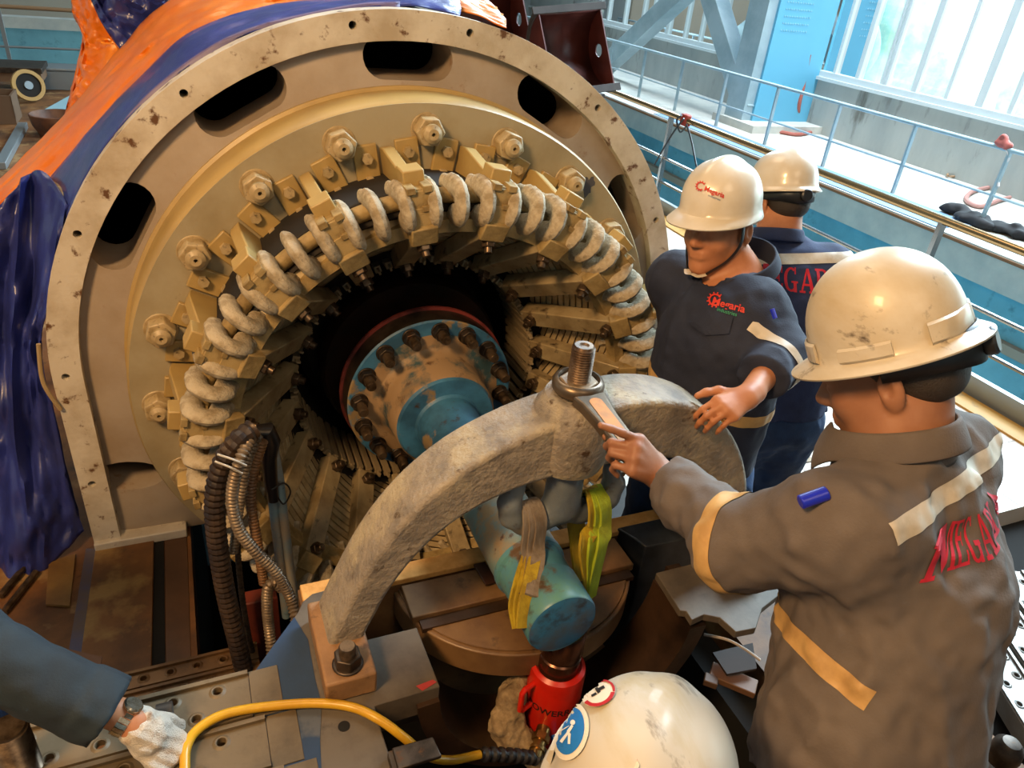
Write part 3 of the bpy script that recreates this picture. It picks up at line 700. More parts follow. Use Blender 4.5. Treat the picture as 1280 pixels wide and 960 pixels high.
mb = MB(); P = [(.335,-.865),(.36,-.92),(.37,-.95),(.46,-.955),(.60,-.935),(.60,-.865)]
mb.prism([(x, y, -.112) for x, y in P], (0,0,-.42)); mb.build('dark_side_block', mat('blue_black_steel', '#3a4048', .45, metal=.3, col2='#262a30', scale=8.), ped, bevel=.004)
mb = MB(); c0 = PZ(595, 690, -.13)
q = pzs([(583,692),(597,690),(621,728),(607,733)], -.128); MB().prism(q, (0,0,.006)).build('serial_plate', mat('brown_plate', '#3c2418', .4), ped, bevel=.001)
L = [(490,938),(541,924),(552,948),(498,965)]
br_ = empty('angle_bracket', W(PZ(520,945,-.10)), 'short grey steel angle bracket over the yellow hose', 'bracket')
MB().prism(pzs(L, -.09), (0,0,.008)).build('top_flange', M_steel, br_, bevel=.002)
q = pzs([(490,938),(498,965)], -.09); MB().prism([q[0], q[1], q[1]+Vector((0,0,-.06)), q[0]+Vector((0,0,-.06))], (-.008,0,0)).build('side_flange', M_steel, br_)
# red smear of marker paint
q = pzs([(520,858),(541,850),(546,853),(528,864)], PT); MB().prism([p+Vector((0,0,.0004)) for p in q], (0,0,.001)).build('red_paint_mark', mat('red_mark', '#a03434', .6), ped)
# ================================================================ hydraulic jack
M_red = mat('red_jack_enamel', '#c6200f', .3, col2='#a81a0c', scale=9., dirt='#5a140c', dscale=24., dlo=.66, dhi=.74)
M_brown = mat('oily_ram_steel', '#5a3a2a', .25, metal=.7, col2='#3a241a', scale=14.)
J = (.042,-1.145,-.42)
jack = empty('hydraulic_jack', W(J), 'red hydraulic cylinder jack standing under the end of the shaft', 'jack')
MB().lathe([(0,0),(.060,0),(.063,.006),(.063,.212),(.061,.222),(.052,.228),(.050,.222),(0,.222)], o=J, n=48).build('cylinder_body', M_red, jack)
MB().lathe([(.047,.19),(.047,.262),(.043,.265),(.043,.271),(.048,.274),(.048,.336),(.045,.341),(0,.341)], o=J, n=48).build('ram', M_brown, jack)
hx = Vector(J)+Vector((-.058,-.01,.135)); hp_ = [hx+Vector((.004,0,.062)), hx+Vector((-.030,-.012,.064)), hx+Vector((-.036,-.014,.056)), hx+Vector((-.036,-.014,.0)), hx+Vector((-.030,-.012,-.006)), hx+Vector((.004,0,-.004))]
MB().tube(hp_, .0065, 10).build('carry_handle', M_red, jack)
dj = Vector((-.62,-.75,-.12)).normalized(); f0 = Vector(J)+Vector((0,0,.085))+dj*.058
MB().cyl(f0, f0+dj*.02, .016, 16).hexa(f0+dj*.02, f0+dj*.036, .02).cyl(f0+dj*.036, f0+dj*.075, .0145, 16).cyl(f0+dj*.05, f0+dj*.058, .018, 16).build('brass_coupler', mat('brass', '#9c7c48', .3, metal=.9, col2='#6b5030', scale=20.), jack)
MB().tube([f0+Vector((.02,-.01,-.02)), f0+Vector((.022,-.03,-.035)), f0+Vector((.012,-.05,-.055))], .008, 8).ball(f0+Vector((.012,-.055,-.062)), .017).build('blue_dust_cap', mat('blue_plastic', '#1f57a8', .35), jack)
# lettering on the jack
def text_mesh(body, size, bold=0., extrude=.0, font=None):
    cu = bpy.data.curves.new('txt', 'FONT'); cu.body = body; cu.size = size; cu.align_x = 'CENTER'; cu.align_y = 'CENTER'; cu.offset = bold; cu.resolution_u = 3
    ob = bpy.data.objects.new('txt', cu); C.objects.link(ob); bpy.context.view_layer.update()
    me = bpy.data.meshes.new_from_object(ob.evaluated_get(bpy.context.evaluated_depsgraph_get())); bpy.data.objects.remove(ob); bpy.data.curves.remove(cu)
    return me
def fine(me, cuts_len):
    bm = bmesh.new(); bm.from_mesh(me); bmesh.ops.triangulate(bm, faces=bm.faces)
    for _ in range(5):
        e = [x for x in bm.edges if x.calc_length() > cuts_len]
        if not e: break
        bmesh.ops.subdivide_edges(bm, edges=e, cuts=1); bmesh.ops.triangulate(bm, faces=[f for f in bm.faces if len(f.verts) > 3])
    V = [v.co.copy() for v in bm.verts]; bm.verts.index_update(); F = [[v.index for v in f.verts] for f in bm.faces]; bm.free(); bpy.data.meshes.remove(me); return V, F
V, F = fine(text_mesh('POWERRAM', .030, .0006), .012)
ja = math.atan2(-.93, -.36); rj = .0637*S; jc = W(J)
V = [Vector((jc.x+rj*cos(ja+v.x/rj), jc.y+rj*sin(ja+v.x/rj), jc.z+.135*S+v.y)) for v in V]
MB().add(V, F).build('lettering', mat('black_print', '#2a0f0c', .6), jack, machine=False)
# ================================================================ yellow hose
M_yel = mat('yellow_hose', '#c99a1e', .35, col2='#b3831a', scale=9.)
hz = PT+.016
pts = [PZ(232,1000,hz-.01), PZ(231,960,hz), PZ(233,935,hz+.004), PZ(246,913,hz+.01), PZ(280,893,hz+.01), PZ(335,883,hz), PZ(395,879,hz-.001), PZ(440,884,hz), PZ(475,900,hz), PZ(505,922,hz-.03), PZ(535,945,hz-.10), PZ(565,950,hz-.14), PZ(600,943,hz-.16)]
hose = empty('hydraulic_hose', W(pts[0]), 'yellow hydraulic hose curving across the blue pedestal to the red jack', 'hose')
MB().tube(smooth_path(pts, 8), .0088, 12).build('hose_line', M_yel, hose)
e0 = pts[-1]; e1 = f0+dj*.075
mb = MB(); pth = smooth_path([e0, e0.lerp(e1,.35)+Vector((0,0,.004)), e0.lerp(e1,.7)+Vector((0,0,.004)), e1], 10); R_ = []
for i in range(len(pth)): R_.append(.0135+.0022*(1 if (i//2) % 2 else -1))
mb.tube(pth, R_, 12); mb.build('black_bend_guard', mat('black_rubber', '#1d1a1a', .45), hose)
# ================================================================ rag by the jack
sd = SDF(); rc = Vector(J)+Vector((-.085,-.01,.03))
for a, b, r in (((-.01,.03,.10),(-.03,.0,.03),.03), ((-.03,.0,.03),(-.0,-.03,-.01),.032), ((-.0,.03,.11),(.02,.06,.11),.022), ((-.03,0,.07),(-.055,-.01,.055),.014), ((.0,-.03,-.0),(.03,-.06,-.03),.026)):
    sd.cone(W(rc+Vector(a)), W(rc+Vector(b)), r*S*1.1, r*S*.9, .03)
tag(sdf_obj('cotton_rag', sd, .0045, mat('dirty_rag', '#a08b6a', .95, col2='#6f5b42', scale=20., bump=.4, bscale=120), None, displace=lambda X: .012*vnoise(X*np.array([1,1,.5]), 38., 5)+.005*vnoise(X, 90., 2)), 'crumpled dirty beige rag beside the red jack', 'rag')
# ================================================================ slings
def ribbon(name, pts, w, th, m, parent, wdir):
    mb = MB(); P = smooth_path(pts, 6); n = len(P); V = []; F = []
    for i, p in enumerate(P):
        d = (P[min(i+1,n-1)]-P[max(i-1,0)]).normalized(); wd = Vector(wdir); wd = (wd-d*wd.dot(d)).normalized(); nn = d.cross(wd)
        for a, b in ((-1,-1),(1,-1),(1,1),(-1,1)): V.append(p+wd*(a*w/2)+nn*(b*th/2))
    for i in range(n-1):
        for k in range(4): F.append([i*4+k, (i+1)*4+k, (i+1)*4+(k+1)%4, i*4+(k+1)%4])
    F += [[0,1,2,3],[n*4-1,n*4-2,n*4-3,n*4-4]]
    return mb.add(V, F).build(name, m, parent, angle=60)
M_s1 = mat('grey_sling_web', '#85796c', .8, col2='#6a5a48', scale=30., stretch=(1,1,.2), bump=.4, bscale=140)
M_s2 = mat('yellow_sling_web', '#b39a1e', .75, col2='#8d7418', scale=25., stretch=(1,1,.2), bump=.4, bscale=140)
M_s3 = mat('lime_sling_web', '#a9bf2a', .75, col2='#8a961e', scale=25., stretch=(1,1,.2), bump=.4, bscale=140)
sl1 = empty('lifting_sling', W((-.03,-1.05,-.05)), 'worn grey and yellow lifting sling on the hook horn nearer the bolted orange foot', 'sling')
sl2 = empty('lifting_sling', W((.13,-1.05,-.05)), 'bright lime yellow lifting sling hanging from the hook horn nearer the pointing hand', 'sling')
hL = Vector((XC-.075, hy, .150)); hR = Vector((XC+.075, hy, .150))
def P3(px, py, Y): return PY(px, py, Y)
def SH(px, py, r):                      # the point of a sight line on (or nearest) the shaft surface
    d = ray(px, py); a = d.x*d.x+d.z*d.z; b = CPOS.x*d.x+CPOS.z*d.z; c = CPOS.x**2+CPOS.z**2-r*r; D = b*b-a*c
    t = (-b-math.sqrt(D))/a if D > 0 else -b/a
    p = CPOS+d*t; q = math.hypot(p.x, p.z)
    if q > r: p = Vector((p.x*r/q, p.y, p.z*r/q)) if q > r*1.15 else p
    return p
for i, (dx, wd, m) in enumerate(((-.014,.03,M_s1), (.0,.034,M_s1), (.012,.03,M_s1))):
    b = P3(651+6*i, 740+4*i, -1.08)
    ribbon('web_strand', [hL+Vector((.0,.026,-.005)), hL+Vector((dx*.4,.0,.030)), hL+Vector((dx,-.034,.004)), hL+Vector((dx-.004,-.046,-.05)), SH(662+5*i,700,.084), SH(655+5*i,745,.084)], wd, .006, m, sl1, (1,.3,0))
for i in range(3):
    ribbon('yellow_strand', [SH(663+4*i,686,.088), SH(650+6*i,725,.088), SH(643+6*i,755,.088), SH(648+2*i,785,.088)], .026, .006, M_s2, sl1, (1,.3,0))
    
for i, (dx, m) in enumerate(((-.016,M_s2), (.0,M_s3), (.016,M_s3))):
    ribbon('web_strand', [hR+Vector((dx*.4,.026,-.004)), hR+Vector((dx*.5,.0,.030)), hR+Vector((dx*.8,-.034,.006)), hR+Vector((dx,-.044,-.04)), P3(731+11*i,680,-1.09), P3(735+5*i,715,-1.09), P3(738,748,-1.085)], .034, .006, m, sl2, (1,.4,0))
ribbon('rear_strand', [hR+Vector((-.01,.03,0)), hR+Vector((-.015,.036,-.05)), P3(722,672,-.98), P3(725,700,-1.0), P3(728,725,-1.02)], .045, .006, M_s2, sl2, (1,.2,0))
# ================================================================ conduits and pipes left of the arch
def corrug(path, r, pitch, amp):
    P = smooth_path(path, 10); d = [0.]
    for i in range(1, len(P)): d.append(d[-1]+(P[i]-P[i-1]).length)
    n = int(d[-1]/pitch*4); out = []; R_ = []
    j = 0
    for k in range(n+1):
        t = d[-1]*k/n
        while j < len(P)-2 and d[j+1] < t: j += 1
        out.append(P[j].lerp(P[j+1], (t-d[j])/max(d[j+1]-d[j],1e-9))); R_.append(r+amp*(1,.3,-1,.3)[k % 4])
    return out, R_
def conduit(label, pts, r, pitch, m, y=-.62, amp=.0022):
    P = [PY(a, b, c if len(pp) > 2 else y) for pp in pts for a, b, c in [(pp+(y,))[:3]]]
    q, R_ = corrug(P, r, pitch, amp); o = MB().tube(q, R_, 12).build('flexible_conduit', m, None, angle=25)
    return tag(o, label, 'conduit')
M_blk = mat('black_conduit', '#2d2522', .35, metal=.3, col2='#4a3a2c', scale=14.)
M_gry = mat('grey_metal_conduit', '#80705c', .4, metal=.4, col2='#5d4d3c', scale=14.)
conduit('thick black ribbed conduit bowing down beside the arch foot', [(316,536,-.60),(298,550),(280,575),(270,610),(269,650),(275,700),(284,750),(296,800),(308,850),(318,880,-.66)], .0225, .018, M_blk)
conduit('grey ribbed conduit crossing in front of the others to the pedestal ear', [(318,540,-.60),(300,575),(290,620),(298,660),(320,690),(345,715),(362,745),(370,775,-.70)], .0125, .010, M_gry, -.66)
conduit('straight grey ribbed conduit between the black one and the blue pipes', [(322,545,-.6),(308,580),(301,620),(297,650),(292,690)], .0105, .010, M_gry, -.60, .0018)
conduit('rusty ribbed conduit running down beside the blue pipes', [(328,552,-.58),(317,590),(314,630),(322,680),(330,730)], .0115, .010, mat('rusty_conduit', '#7a5530', .5, col2='#5a3c22', scale=12.), -.57, .0018)
conduit('short curled grey conduit stub standing at the pedestal edge', [(352,735),(343,728),(335,735),(334,760),(337,790),(341,830,-.68)], .0125, .010, M_gry, -.64)
conduit('thin speckled cable behind the thick black conduit', [(298,600),(297,680),(302,740),(312,800),(325,845)], .0075, .012, mat('speckled_cable', '#4d3f30', .6, col2='#2a221a', scale=40.), -.56, .0006)
M_pipe = mat('chalky_blue_pipe', '#6d8896', .5, col2='#8a8174', scale=8., dirt='#3a2c22', dscale=24.)
for lb, L in (('pale blue pipe of the pair standing beside the conduits, the outer one', [(331,565),(338,600),(345,660),(352,720),(358,770)]), ('pale blue pipe of the pair standing beside the conduits, nearer the stator bars', [(342,560),(349,600),(356,660),(363,715),(370,760)])):
    tag(MB().tube([PY(a, b, -.52) for a, b in L], .0125, 14).build('thin_pipe', M_pipe), lb, 'pipe')
o = MB().tube([PY(a, b, -.53) for a, b in ((322,540),(332,538),(338,552),(336,572),(338,600),(342,625))], [.018,.024,.024,.02,.018,.014], 12).build('black_tape_wrap', mat('black_pvc_tape', '#1b1a1d', .3), None); tag(o, 'black tape wrapped round the tops of the pipes and conduits', 'tape')
q = [PY(a, b, -.56) for a, b in ((340,612),(355,604),(363,615),(355,630),(347,622))]
tag(MB().tube(smooth_path(q, 6), .0022, 6).build('cable_tie', mat('black_tie', '#141416', .4)), 'loose black cable tie looping off the blue pipes', 'cable tie')
for (a, b, nm) in (((272,568),(308,582),'pale cable tie round the thick black conduit, the upper one'), ((269,577),(303,592),'pale cable tie round the thick black conduit, the lower one')):
    tag(MB().tube(smooth_path([PY(*a,-.67), PY((a[0]+b[0])/2,(a[1]+b[1])/2-1,-.695), PY(*b,-.69)], 6), .0024, 6).build('cable_tie', mat('pale_tie', '#b8b2a6', .4)), nm, 'cable tie', 'pale cable ties')
o = MB().box(PY(330,790,-.50), (.09,.05,.30)).build('red_oxide_bracket', mat('red_oxide', '#6d2b1c', .6, col2='#4f1f14', scale=7.), None, bevel=.004); tag(o, 'dark red oxide steel upright behind the conduits', 'bracket')
# ================================================================ perforated planks
M_plank = mat('dusty_galvanised_plank', '#665740', .55, metal=.1, col2='#4c402d', scale=6., dirt='#4a3a26', dscale=15., bump=.05)
M_plankb = mat('rusty_plank', '#7a5a36', .45, metal=.2, col2='#553c22', scale=6., dirt='#3a2818', dscale=15., bump=.05)
M_plankr = mat('pale_galvanised_plank', '#8e8d8a', .35, metal=.5, col2='#77716a', scale=5., dirt='#5a4a3a', dscale=14., bump=.05)
def plank(label, a, b, w, z, m, rows=2, step=.078, group=None, side=None, end=False):
    a = Vector((*a, z)); b = Vector((*b, z)); d = (b-a).normalized(); s_ = Vector((-d.y, d.x, 0)); L = (b-a).length
    o = empty('scaffold_plank', W((a+b)/2), label, 'plank', group)
    mb = MB(); mb.prism([a-s_*w/2, b-s_*w/2, b+s_*w/2, a+s_*w/2], (0,0,-.004)); dk = mb.build('perforated_deck', m, o)
    ct = MB(); ln = MB(); n = int(L/step)
    for r in range(rows):
        off = (r-(rows-1)/2)*w*.46
        for i in range(n):
            c = a+d*(step*(i+.5+(.5 if r % 2 else 0)))+s_*off
            if (c-a).dot(d) > L-.02: continue
            ct.cyl(c+Vector((0,0,-.03)), c+Vector((0,0,.03)), .0085, 12)
            ln.lathe([(.0085,-.012),(.0088,.0022),(.011,.0028),(.016,.0)], o=c, n=12)
    boolean(dk, ct.build('c', None)); rim_ = ln.build('hole_rims', m, o); rim_['kind'] = 'stuff'
    for sg in (-1, 1):
        MB().bar(a+s_*(sg*(w/2-.005))+Vector((0,0,.002)), b+s_*(sg*(w/2-.005))+Vector((0,0,.002)), .009, .012).build('folded_edge', m, o)
        MB().bar(a+s_*(sg*w/2)+Vector((0,0,-.03)), b+s_*(sg*w/2)+Vector((0,0,-.03)), .004, .06).build('side_flange', m, o)
    if end:
        c = b+d*.001; mb = MB().prism([c-s_*w/2, c+d*.055-s_*w/2, c+d*.055+s_*w/2, c+s_*w/2], (0,0,-.005)); mb.build('end_strap', m, o, bevel=.001)
    return o
PZp = -.108
for i, (y, lb) in enumerate(((-1.085,'dusty perforated plank just under the gloved hand, farthest of three'), (-1.195,'dusty perforated plank under the yellow hose, middle one of three'), (-1.305,'dusty perforated plank at the bottom picture edge under the yellow hose'))):
    plank(lb, (-1.12,y+.0), (-.595+.02*i,y), .106, PZp, M_plank, group='planks under the gloved hand', end=True)
for i, (y, w, r, lb) in enumerate(((-.565,.06,1,'narrow rusty perforated plank edging the black pit'), (-.648,.098,2,'rusty perforated plank beside the narrow one behind the gloved hand'))):
    plank(lb, (-1.02,y+.012*0), (-.565,y), w, FL+.012, M_plankb, r, .066, group='rusty planks by the pit')
dv = Vector((.42,.91)).normalized(); nv = Vector((dv.y,-dv.x))
p0 = Vector((1.56,-1.26))
for i in range(6):
    a = p0+nv*(.128*i)-dv*.75; b = p0+nv*(.128*i)+dv*(.50-.055*i)
    plank(('pale perforated plank nearest the back of the pointing worker, along the black gap', 'second pale perforated plank from the black gap', 'third pale perforated plank from the black gap', 'fourth pale perforated plank from the black gap', 'fifth pale perforated plank from the black gap', 'outermost pale perforated plank at the picture edge')[i], tuple(a), tuple(b), .108, FL+.015, M_plankr, 2, .07, group='pale planks behind the pointing worker')
# studs and knob
st = PZ(30, 962, PZp); mb = MB(); pr_ = []; z = 0
while z < .11: pr_ += [(.0265,z),(.029,z+.0022),(.0265,z+.0044)]; z += .0046
mb.lathe(pr_+[(.025,.114),(0,.115)], o=st, n=28); tag(mb.build('threaded_stud', M_bolt, None, angle=25), 'thick dull threaded stud standing on the planks below the sleeve', 'stud')
kb = PZ(1250, 950, FL+.02); tag(MB().lathe([(0,0),(.036,0),(.04,.03),(.036,.06),(.022,.076),(0,.08)], o=kb, n=28).build('round_knob', M_steel), 'rounded steel knob in the black gap by the pale planks', 'knob')
tag(MB().cyl(PZ(196,893,PZp+.03), PZ(216,888,PZp+.03), .017, 16).build('black_rod_end', mat('black_grip', '#2a2724', .5)), 'stub of a black grip just past the gloved fingers', 'grip')
# ================================================================ left floor: plates and beams
M_fp = mat('stained_floor_plate', '#7a5128', .62, col2='#56371c', scale=3.5, col3='#94733f', c3=(.54,.62), c3scale=3.2, dirt='#33231a', dscale=8., bump=.08)
q = pzs([(120,688),(193,675),(190,845),(95,870)], FL); MB_ = MB().prism([p+Vector((0,0,.001)) for p in q], (0,0,.010)); tag(MB_.build('floor_cover', M_fp, None, bevel=.003), 'big brown stained cover plate at the foot of the stator flange', 'cover plate')
q = pzs([(205,672),(234,665),(240,842),(207,848)], FL); tag(MB().prism([p+Vector((0,0,.001)) for p in q], (0,0,-.06)).build('steel_beam', mat('brown_beam', '#5c3f2a', .5, col2='#472f1e', scale=4.), None, bevel=.003), 'narrow brown beam between the two black slots in the floor', 'beam')
q = pzs([(192,676),(205,673),(207,846),(190,850)], FL); struct(MB().prism([p+Vector((0,0,.0014)) for p in q], (0,0,.001)).build('floor_slot', M_pit))
q = pzs([(108,688),(121,688),(95,868),(78,868)], FL); tag(MB().prism([p+Vector((0,0,.002)) for p in q], (0,0,.006)).build('flat_bar', mat('blue_stained_bar', '#5a4a44', .5, col2='#3f466e', scale=4.), None), 'flat steel bar with blue stains along the brown cover plate', 'bar')
q = pzs([(84,812),(128,822),(122,852),(78,846)], FL+.03); tag(MB().prism(q, (0,0,.004)).build('loose_sheet', mat('brown_sheet', '#70492f', .5), None), 'small loose brown sheet beside the sleeve elbow', 'sheet')
q = pzs([(62,705),(95,695),(88,760),(58,758)], FL); tag(MB().prism([p+Vector((0,0,.002)) for p in q], (0,0,.008)).build('wooden_board', mat('ochre_board', '#86642f', .6, col2='#6b4d28', scale=5.), None), 'ochre board lying beside the blue tarpaulin hem', 'board')
for i, (a, b, lb) in enumerate((((0,745),(38,700),'upper of two thin grey rods by the tarpaulin hem'), ((5,765),(45,715),'lower of two thin grey rods by the tarpaulin hem'))):
    tag(MB().cyl(PZ(*a,FL+.012), PZ(*b,FL+.012), .010, 10).build('steel_rod', M_bolt), lb, 'rod', 'rods by the tarpaulin')
# scrap in the pit on the right
zz = -.42
q = pzs([(890,818),(940,806),(945,838),(908,845)], zz); tag(MB().prism(q, (0,0,.008)).build('steel_offcut', mat('brown_offcut', '#241812', .8), None), 'dark brown square offcut in the pit behind the white helmet', 'offcut')
tag(MB().bar(PZ(888,838,zz-.03), PZ(945,862,zz-.03), .05, .02, up=(0,0,1)).build('wood_batten', mat('brown_batten', '#5f4028', .6), None, bevel=.003), 'brown batten under the square offcut in the pit', 'batten')
tag(MB().bar(PZ(880,848,zz-.03), PZ(897,854,zz-.03), .03, .02, up=(0,0,1)).build('wood_block', mat('brown_block', '#4f3826', .6), None, bevel=.003), 'tiny wood block at the end of the brown batten', 'block')
tag(MB().tube(smooth_path([PZ(880,793,-.25), PZ(910,800,-.25), PZ(932,812,-.26), PZ(950,825,-.28)], 6), .0035, 8).build('thin_cable', mat('white_wire', '#a89c90', .5)), 'thin pale wire coming out of the pit by the pointing worker', 'wire')
# ================================================================ people
M_skin = mat('tanned_skin', '#98694c', .5, col2='#8a5c42', scale=12., spec=.35, bump=.03, bscale=180)
M_skin2 = mat('light_skin', '#b47a56', .5, col2='#a66b48', scale=12., spec=.35, bump=.03, bscale=180)
M_hair = mat('black_hair', '#2e2620', .6, bump=.4, bscale=300)
M_hhat = mat('white_hard_hat', '#d6cdbd', .28, col2='#cbbfa8', scale=6., dirt='#8d7a58', dscale=22., dlo=.68, dhi=.76, coat=.3)
M_hhat_d = mat('scuffed_white_hard_hat', '#c4bba9', .40, col2='#b09f80', scale=6., dirt='#55483a', dscale=24., dlo=.59, dhi=.68, coat=.15, stretch=(1,.5,1))
M_hhat_s = mat('stained_white_hard_hat', '#b8b0a0', .45, col2='#a89568', scale=7., lo=.5, hi=.66, dirt='#544a3a', dscale=24., dlo=.57, dhi=.68, coat=.1, stretch=(1,.35,1))
M_navy = mat('navy_work_cloth', '#1e2438', .82, col2='#191e30', scale=9., bump=.15, bscale=220)
M_blue_cl = mat('blue_work_cloth', '#25335a', .82, col2='#1f2b4c', scale=9., bump=.15, bscale=220)
M_greycl = mat('faded_grey_brown_cloth', '#635850', .85, col2='#564c46', scale=6., bump=.15, bscale=220)
M_denim = mat('blue_trousers', '#24426b', .8, col2='#1c3456', scale=9., bump=.2, bscale=200)
M_sleeve = mat('slate_blue_sleeve', '#1b2830', .85, col2='#151f26', scale=7., bump=.15, bscale=220)
M_refl = mat('silver_reflective_tape', '#c2b7a4', .45, col2='#ada18c', scale=20.)
M_reflo = mat('worn_reflective_tape', '#c29a5e', .5, col2='#ad8650', scale=20.)
M_redp = mat('red_print', '#c21c34', .7, col2='#b0182c', scale=30.)
M_blackpl = mat('black_plastic', '#202226', .4)
def JP(px, py, dm): return W(PD(px, py, dm/S))
def az(deg, pitch=0.):
    a = math.radians(deg); p = math.radians(pitch); return Vector((sin(a)*cos(p), cos(a)*cos(p), -sin(p)))
def head_frame(azd, pitch, roll=0.):
    f = az(azd, pitch); r = f.cross(Vector((0,0,1))).normalized(); u = r.cross(f).normalized()
    q = Matrix.Rotation(math.radians(roll), 3, f); r = q@r; u = q@u
    return Matrix((r, f, u)).transposed()          # columns right, forward, up
def add_head(sd, c, R, sc=1., eyes=True):
    def P(x, y, z): return c+R@Vector((x*sc, y*sc, z*sc))
    def E(x, y, z, a, b, d, k=.02, sub=False): sd.ell(P(x,y,z), (a*sc,b*sc,d*sc), R, k, sub)
    E(0,-.012,.035, .076,.095,.088, .02)
    E(0,.030,-.030, .063,.066,.082, .03)
    for s in (-1,1):
        sd.cone(P(s*.048,.0,-.055), P(s*.014,.070,-.098), .026*sc, .018*sc, .03)
        E(s*.036,.056,-.028, .026,.026,.026, .025)
    sd.cone(P(-.036,.078,.020), P(.036,.078,.020), .014*sc, None, .02)
    for s in (-1,1): E(s*.031,.098,-.002, .017,.016,.012, .014, True)
    for s in (-1,1): E(s*.030,.078,-.003, .014,.013,.0115, .006)
    sd.cone(P(0,.088,.010), P(0,.112,-.026), .0085*sc, .0125*sc, .012)
    for s in (-1,1): E(s*.012,.100,-.031, .009,.011,.008, .008)
    E(0,.080,-.060, .028,.018,.018, .016)
    sd.cone(P(-.017,.094,-.0545), P(.017,.094,-.0545), .0062*sc, None, .006)
    sd.cone(P(-.015,.093,-.0665), P(.015,.093,-.0665), .0075*sc, None, .006)
    sd.cone(P(-.022,.104,-.0605), P(.022,.104,-.0605), .0028*sc, None, .004, sub=True)
    E(0,.078,-.098, .020,.018,.018, .018)
    for s in (-1,1):
        E(s*.081,-.016,-.006, .0095,.0185,.031, .005)
        E(s*.092,-.011,-.003, .010,.0105,.019, .004, True)
    return P
FING = ((.043,.026,.021,.0092), (.047,.029,.022,.0094), (.044,.027,.022,.009), (.035,.021,.019,.0078))   # index .. little
def add_hand(sd, wr, d, n, thumb_side, curls, thumb=(.6,.4), sc=1., spread=.06):
    """d: wrist to knuckles, n: out of the palm, thumb_side: +1/-1 along d x n; curls: three bends per finger (radians)."""
    d = Vector(d).normalized(); n = Vector(n); n = (n-d*n.dot(d)).normalized(); s = d.cross(n)*thumb_side
    wr = Vector(wr); L = .088*sc
    kn = []
    for i in range(4):
        o = (.030-.020*i)*sc; kn.append(wr+d*(L-(.004*abs(i-1)+.004*(i == 3))*sc)+s*o-n*(.004*(i in (1,2))))
    for i in range(4):
        sd.cone(wr+s*(.014-.009*i)*sc+d*.005, kn[i], .0155*sc, .0135*sc, .012)
    sd.cone(wr-d*.03, wr+d*.012, .0255*sc, .026*sc, .015, axis=n, sq=.74)
    for i, (a, b, c_, r) in enumerate(FING):
        p = kn[i]; ang = 0; sp = spread*(1.2-i*.8)
        dd = (d+s*sp).normalized(); ax = dd.cross(n).normalized()
        for j, l in enumerate((a, b, c_)):
            ang += curls[i][j]; v = dd*cos(ang)+n*sin(ang); q = p+v*l*sc; r0 = r*sc*(1-.08*j); sd.cone(p, q, r0*1.03, r0*.93, .004 if j else .007); p = q
    t0 = wr+s*.022*sc+d*.022*sc+n*.006; t1 = t0+(s*thumb[0]+d*.75+n*thumb[1]).normalized()*.042*sc; t2 = t1+(s*thumb[0]*.45+d*1.+n*thumb[1]).normalized()*.034*sc; t3 = t2+(s*thumb[0]*.2+d*1.+n*thumb[1]*1.3).normalized()*.026*sc
    sd.chain([t0,t1,t2,t3], [.0165*sc,.0125*sc,.0112*sc,.0095*sc], .008)
def folds(seed, amp=.006, main=None, scale=14., stretch=.22, extra=.003):
    M = np.eye(3)*scale
    if main is not None:
        f = np.array(Vector(main).normalized()); M = (np.eye(3)-np.outer(f, f)*(1-stretch))*scale
    def fn(X): 
        a = vnoise(X@M.T, 1., seed); return amp*(1-2*np.abs(a))*-.6+extra*vnoise(X, 42., seed+3)
    return fn
def cut_band(src, name, m, parent, planes, off=.0016, nearest=None):
    """the strip of a garment between clip planes, lifted off it by a hair"""
    bm = bmesh.new(); bm.from_mesh(src.data); o = Vector((0,0,0)); p = src
    while p is not None: o += p.location; p = p.parent
    for (pt, nn) in planes:
        bmesh.ops.bisect_plane(bm, geom=bm.verts[:]+bm.edges[:]+bm.faces[:], plane_co=Vector(pt)-o, plane_no=Vector(nn), clear_outer=True)
    if nearest is not None:
        left = set(bm.verts); best = []
        while left:
            st = [left.pop()]; isl = list(st)
            while st:
                for e in st.pop().link_edges:
                    for w in e.verts:
                        if w in left: left.discard(w); st.append(w); isl.append(w)
            d_ = min((v.co+o-Vector(nearest)).length for v in isl); best = (d_, isl) if not best or d_ < best[0] else best
        keep = set(best[1]); bmesh.ops.delete(bm, geom=[v for v in bm.verts if v not in keep], context='VERTS')
    bm.normal_update()
    for v in bm.verts: v.co += v.normal*off
    me = bpy.data.meshes.new(name); bm.to_mesh(me); bm.free()
    if len(me.polygons) == 0: return None
    me.polygons.foreach_set('use_smooth', [True]*len(me.polygons)); me.materials.clear()
    ob = link(name, me, m, parent, angle=0); return ob
def project(V, bvh, off, o): 
    """V: list of (point, direction) world; returns hits lifted by off"""
    out = []
    for p, d in V:
        h = bvh.ray_cast(p-o, d, 1.0)
        if h[0] is None: h = bvh.find_nearest(p-o)
        out.append(h[0]+o+h[1]*off if h[1].dot(d) < 0 else h[0]+o-d*off)
    return out
def garment_bvh(ob):
    o = Vector((0,0,0)); p = ob
    while p is not None: o += p.location; p = p.parent
    me = ob.data; return BVHTree.FromPolygons([v.co.copy() for v in me.vertices], [list(q.vertices) for q in me.polygons]), o
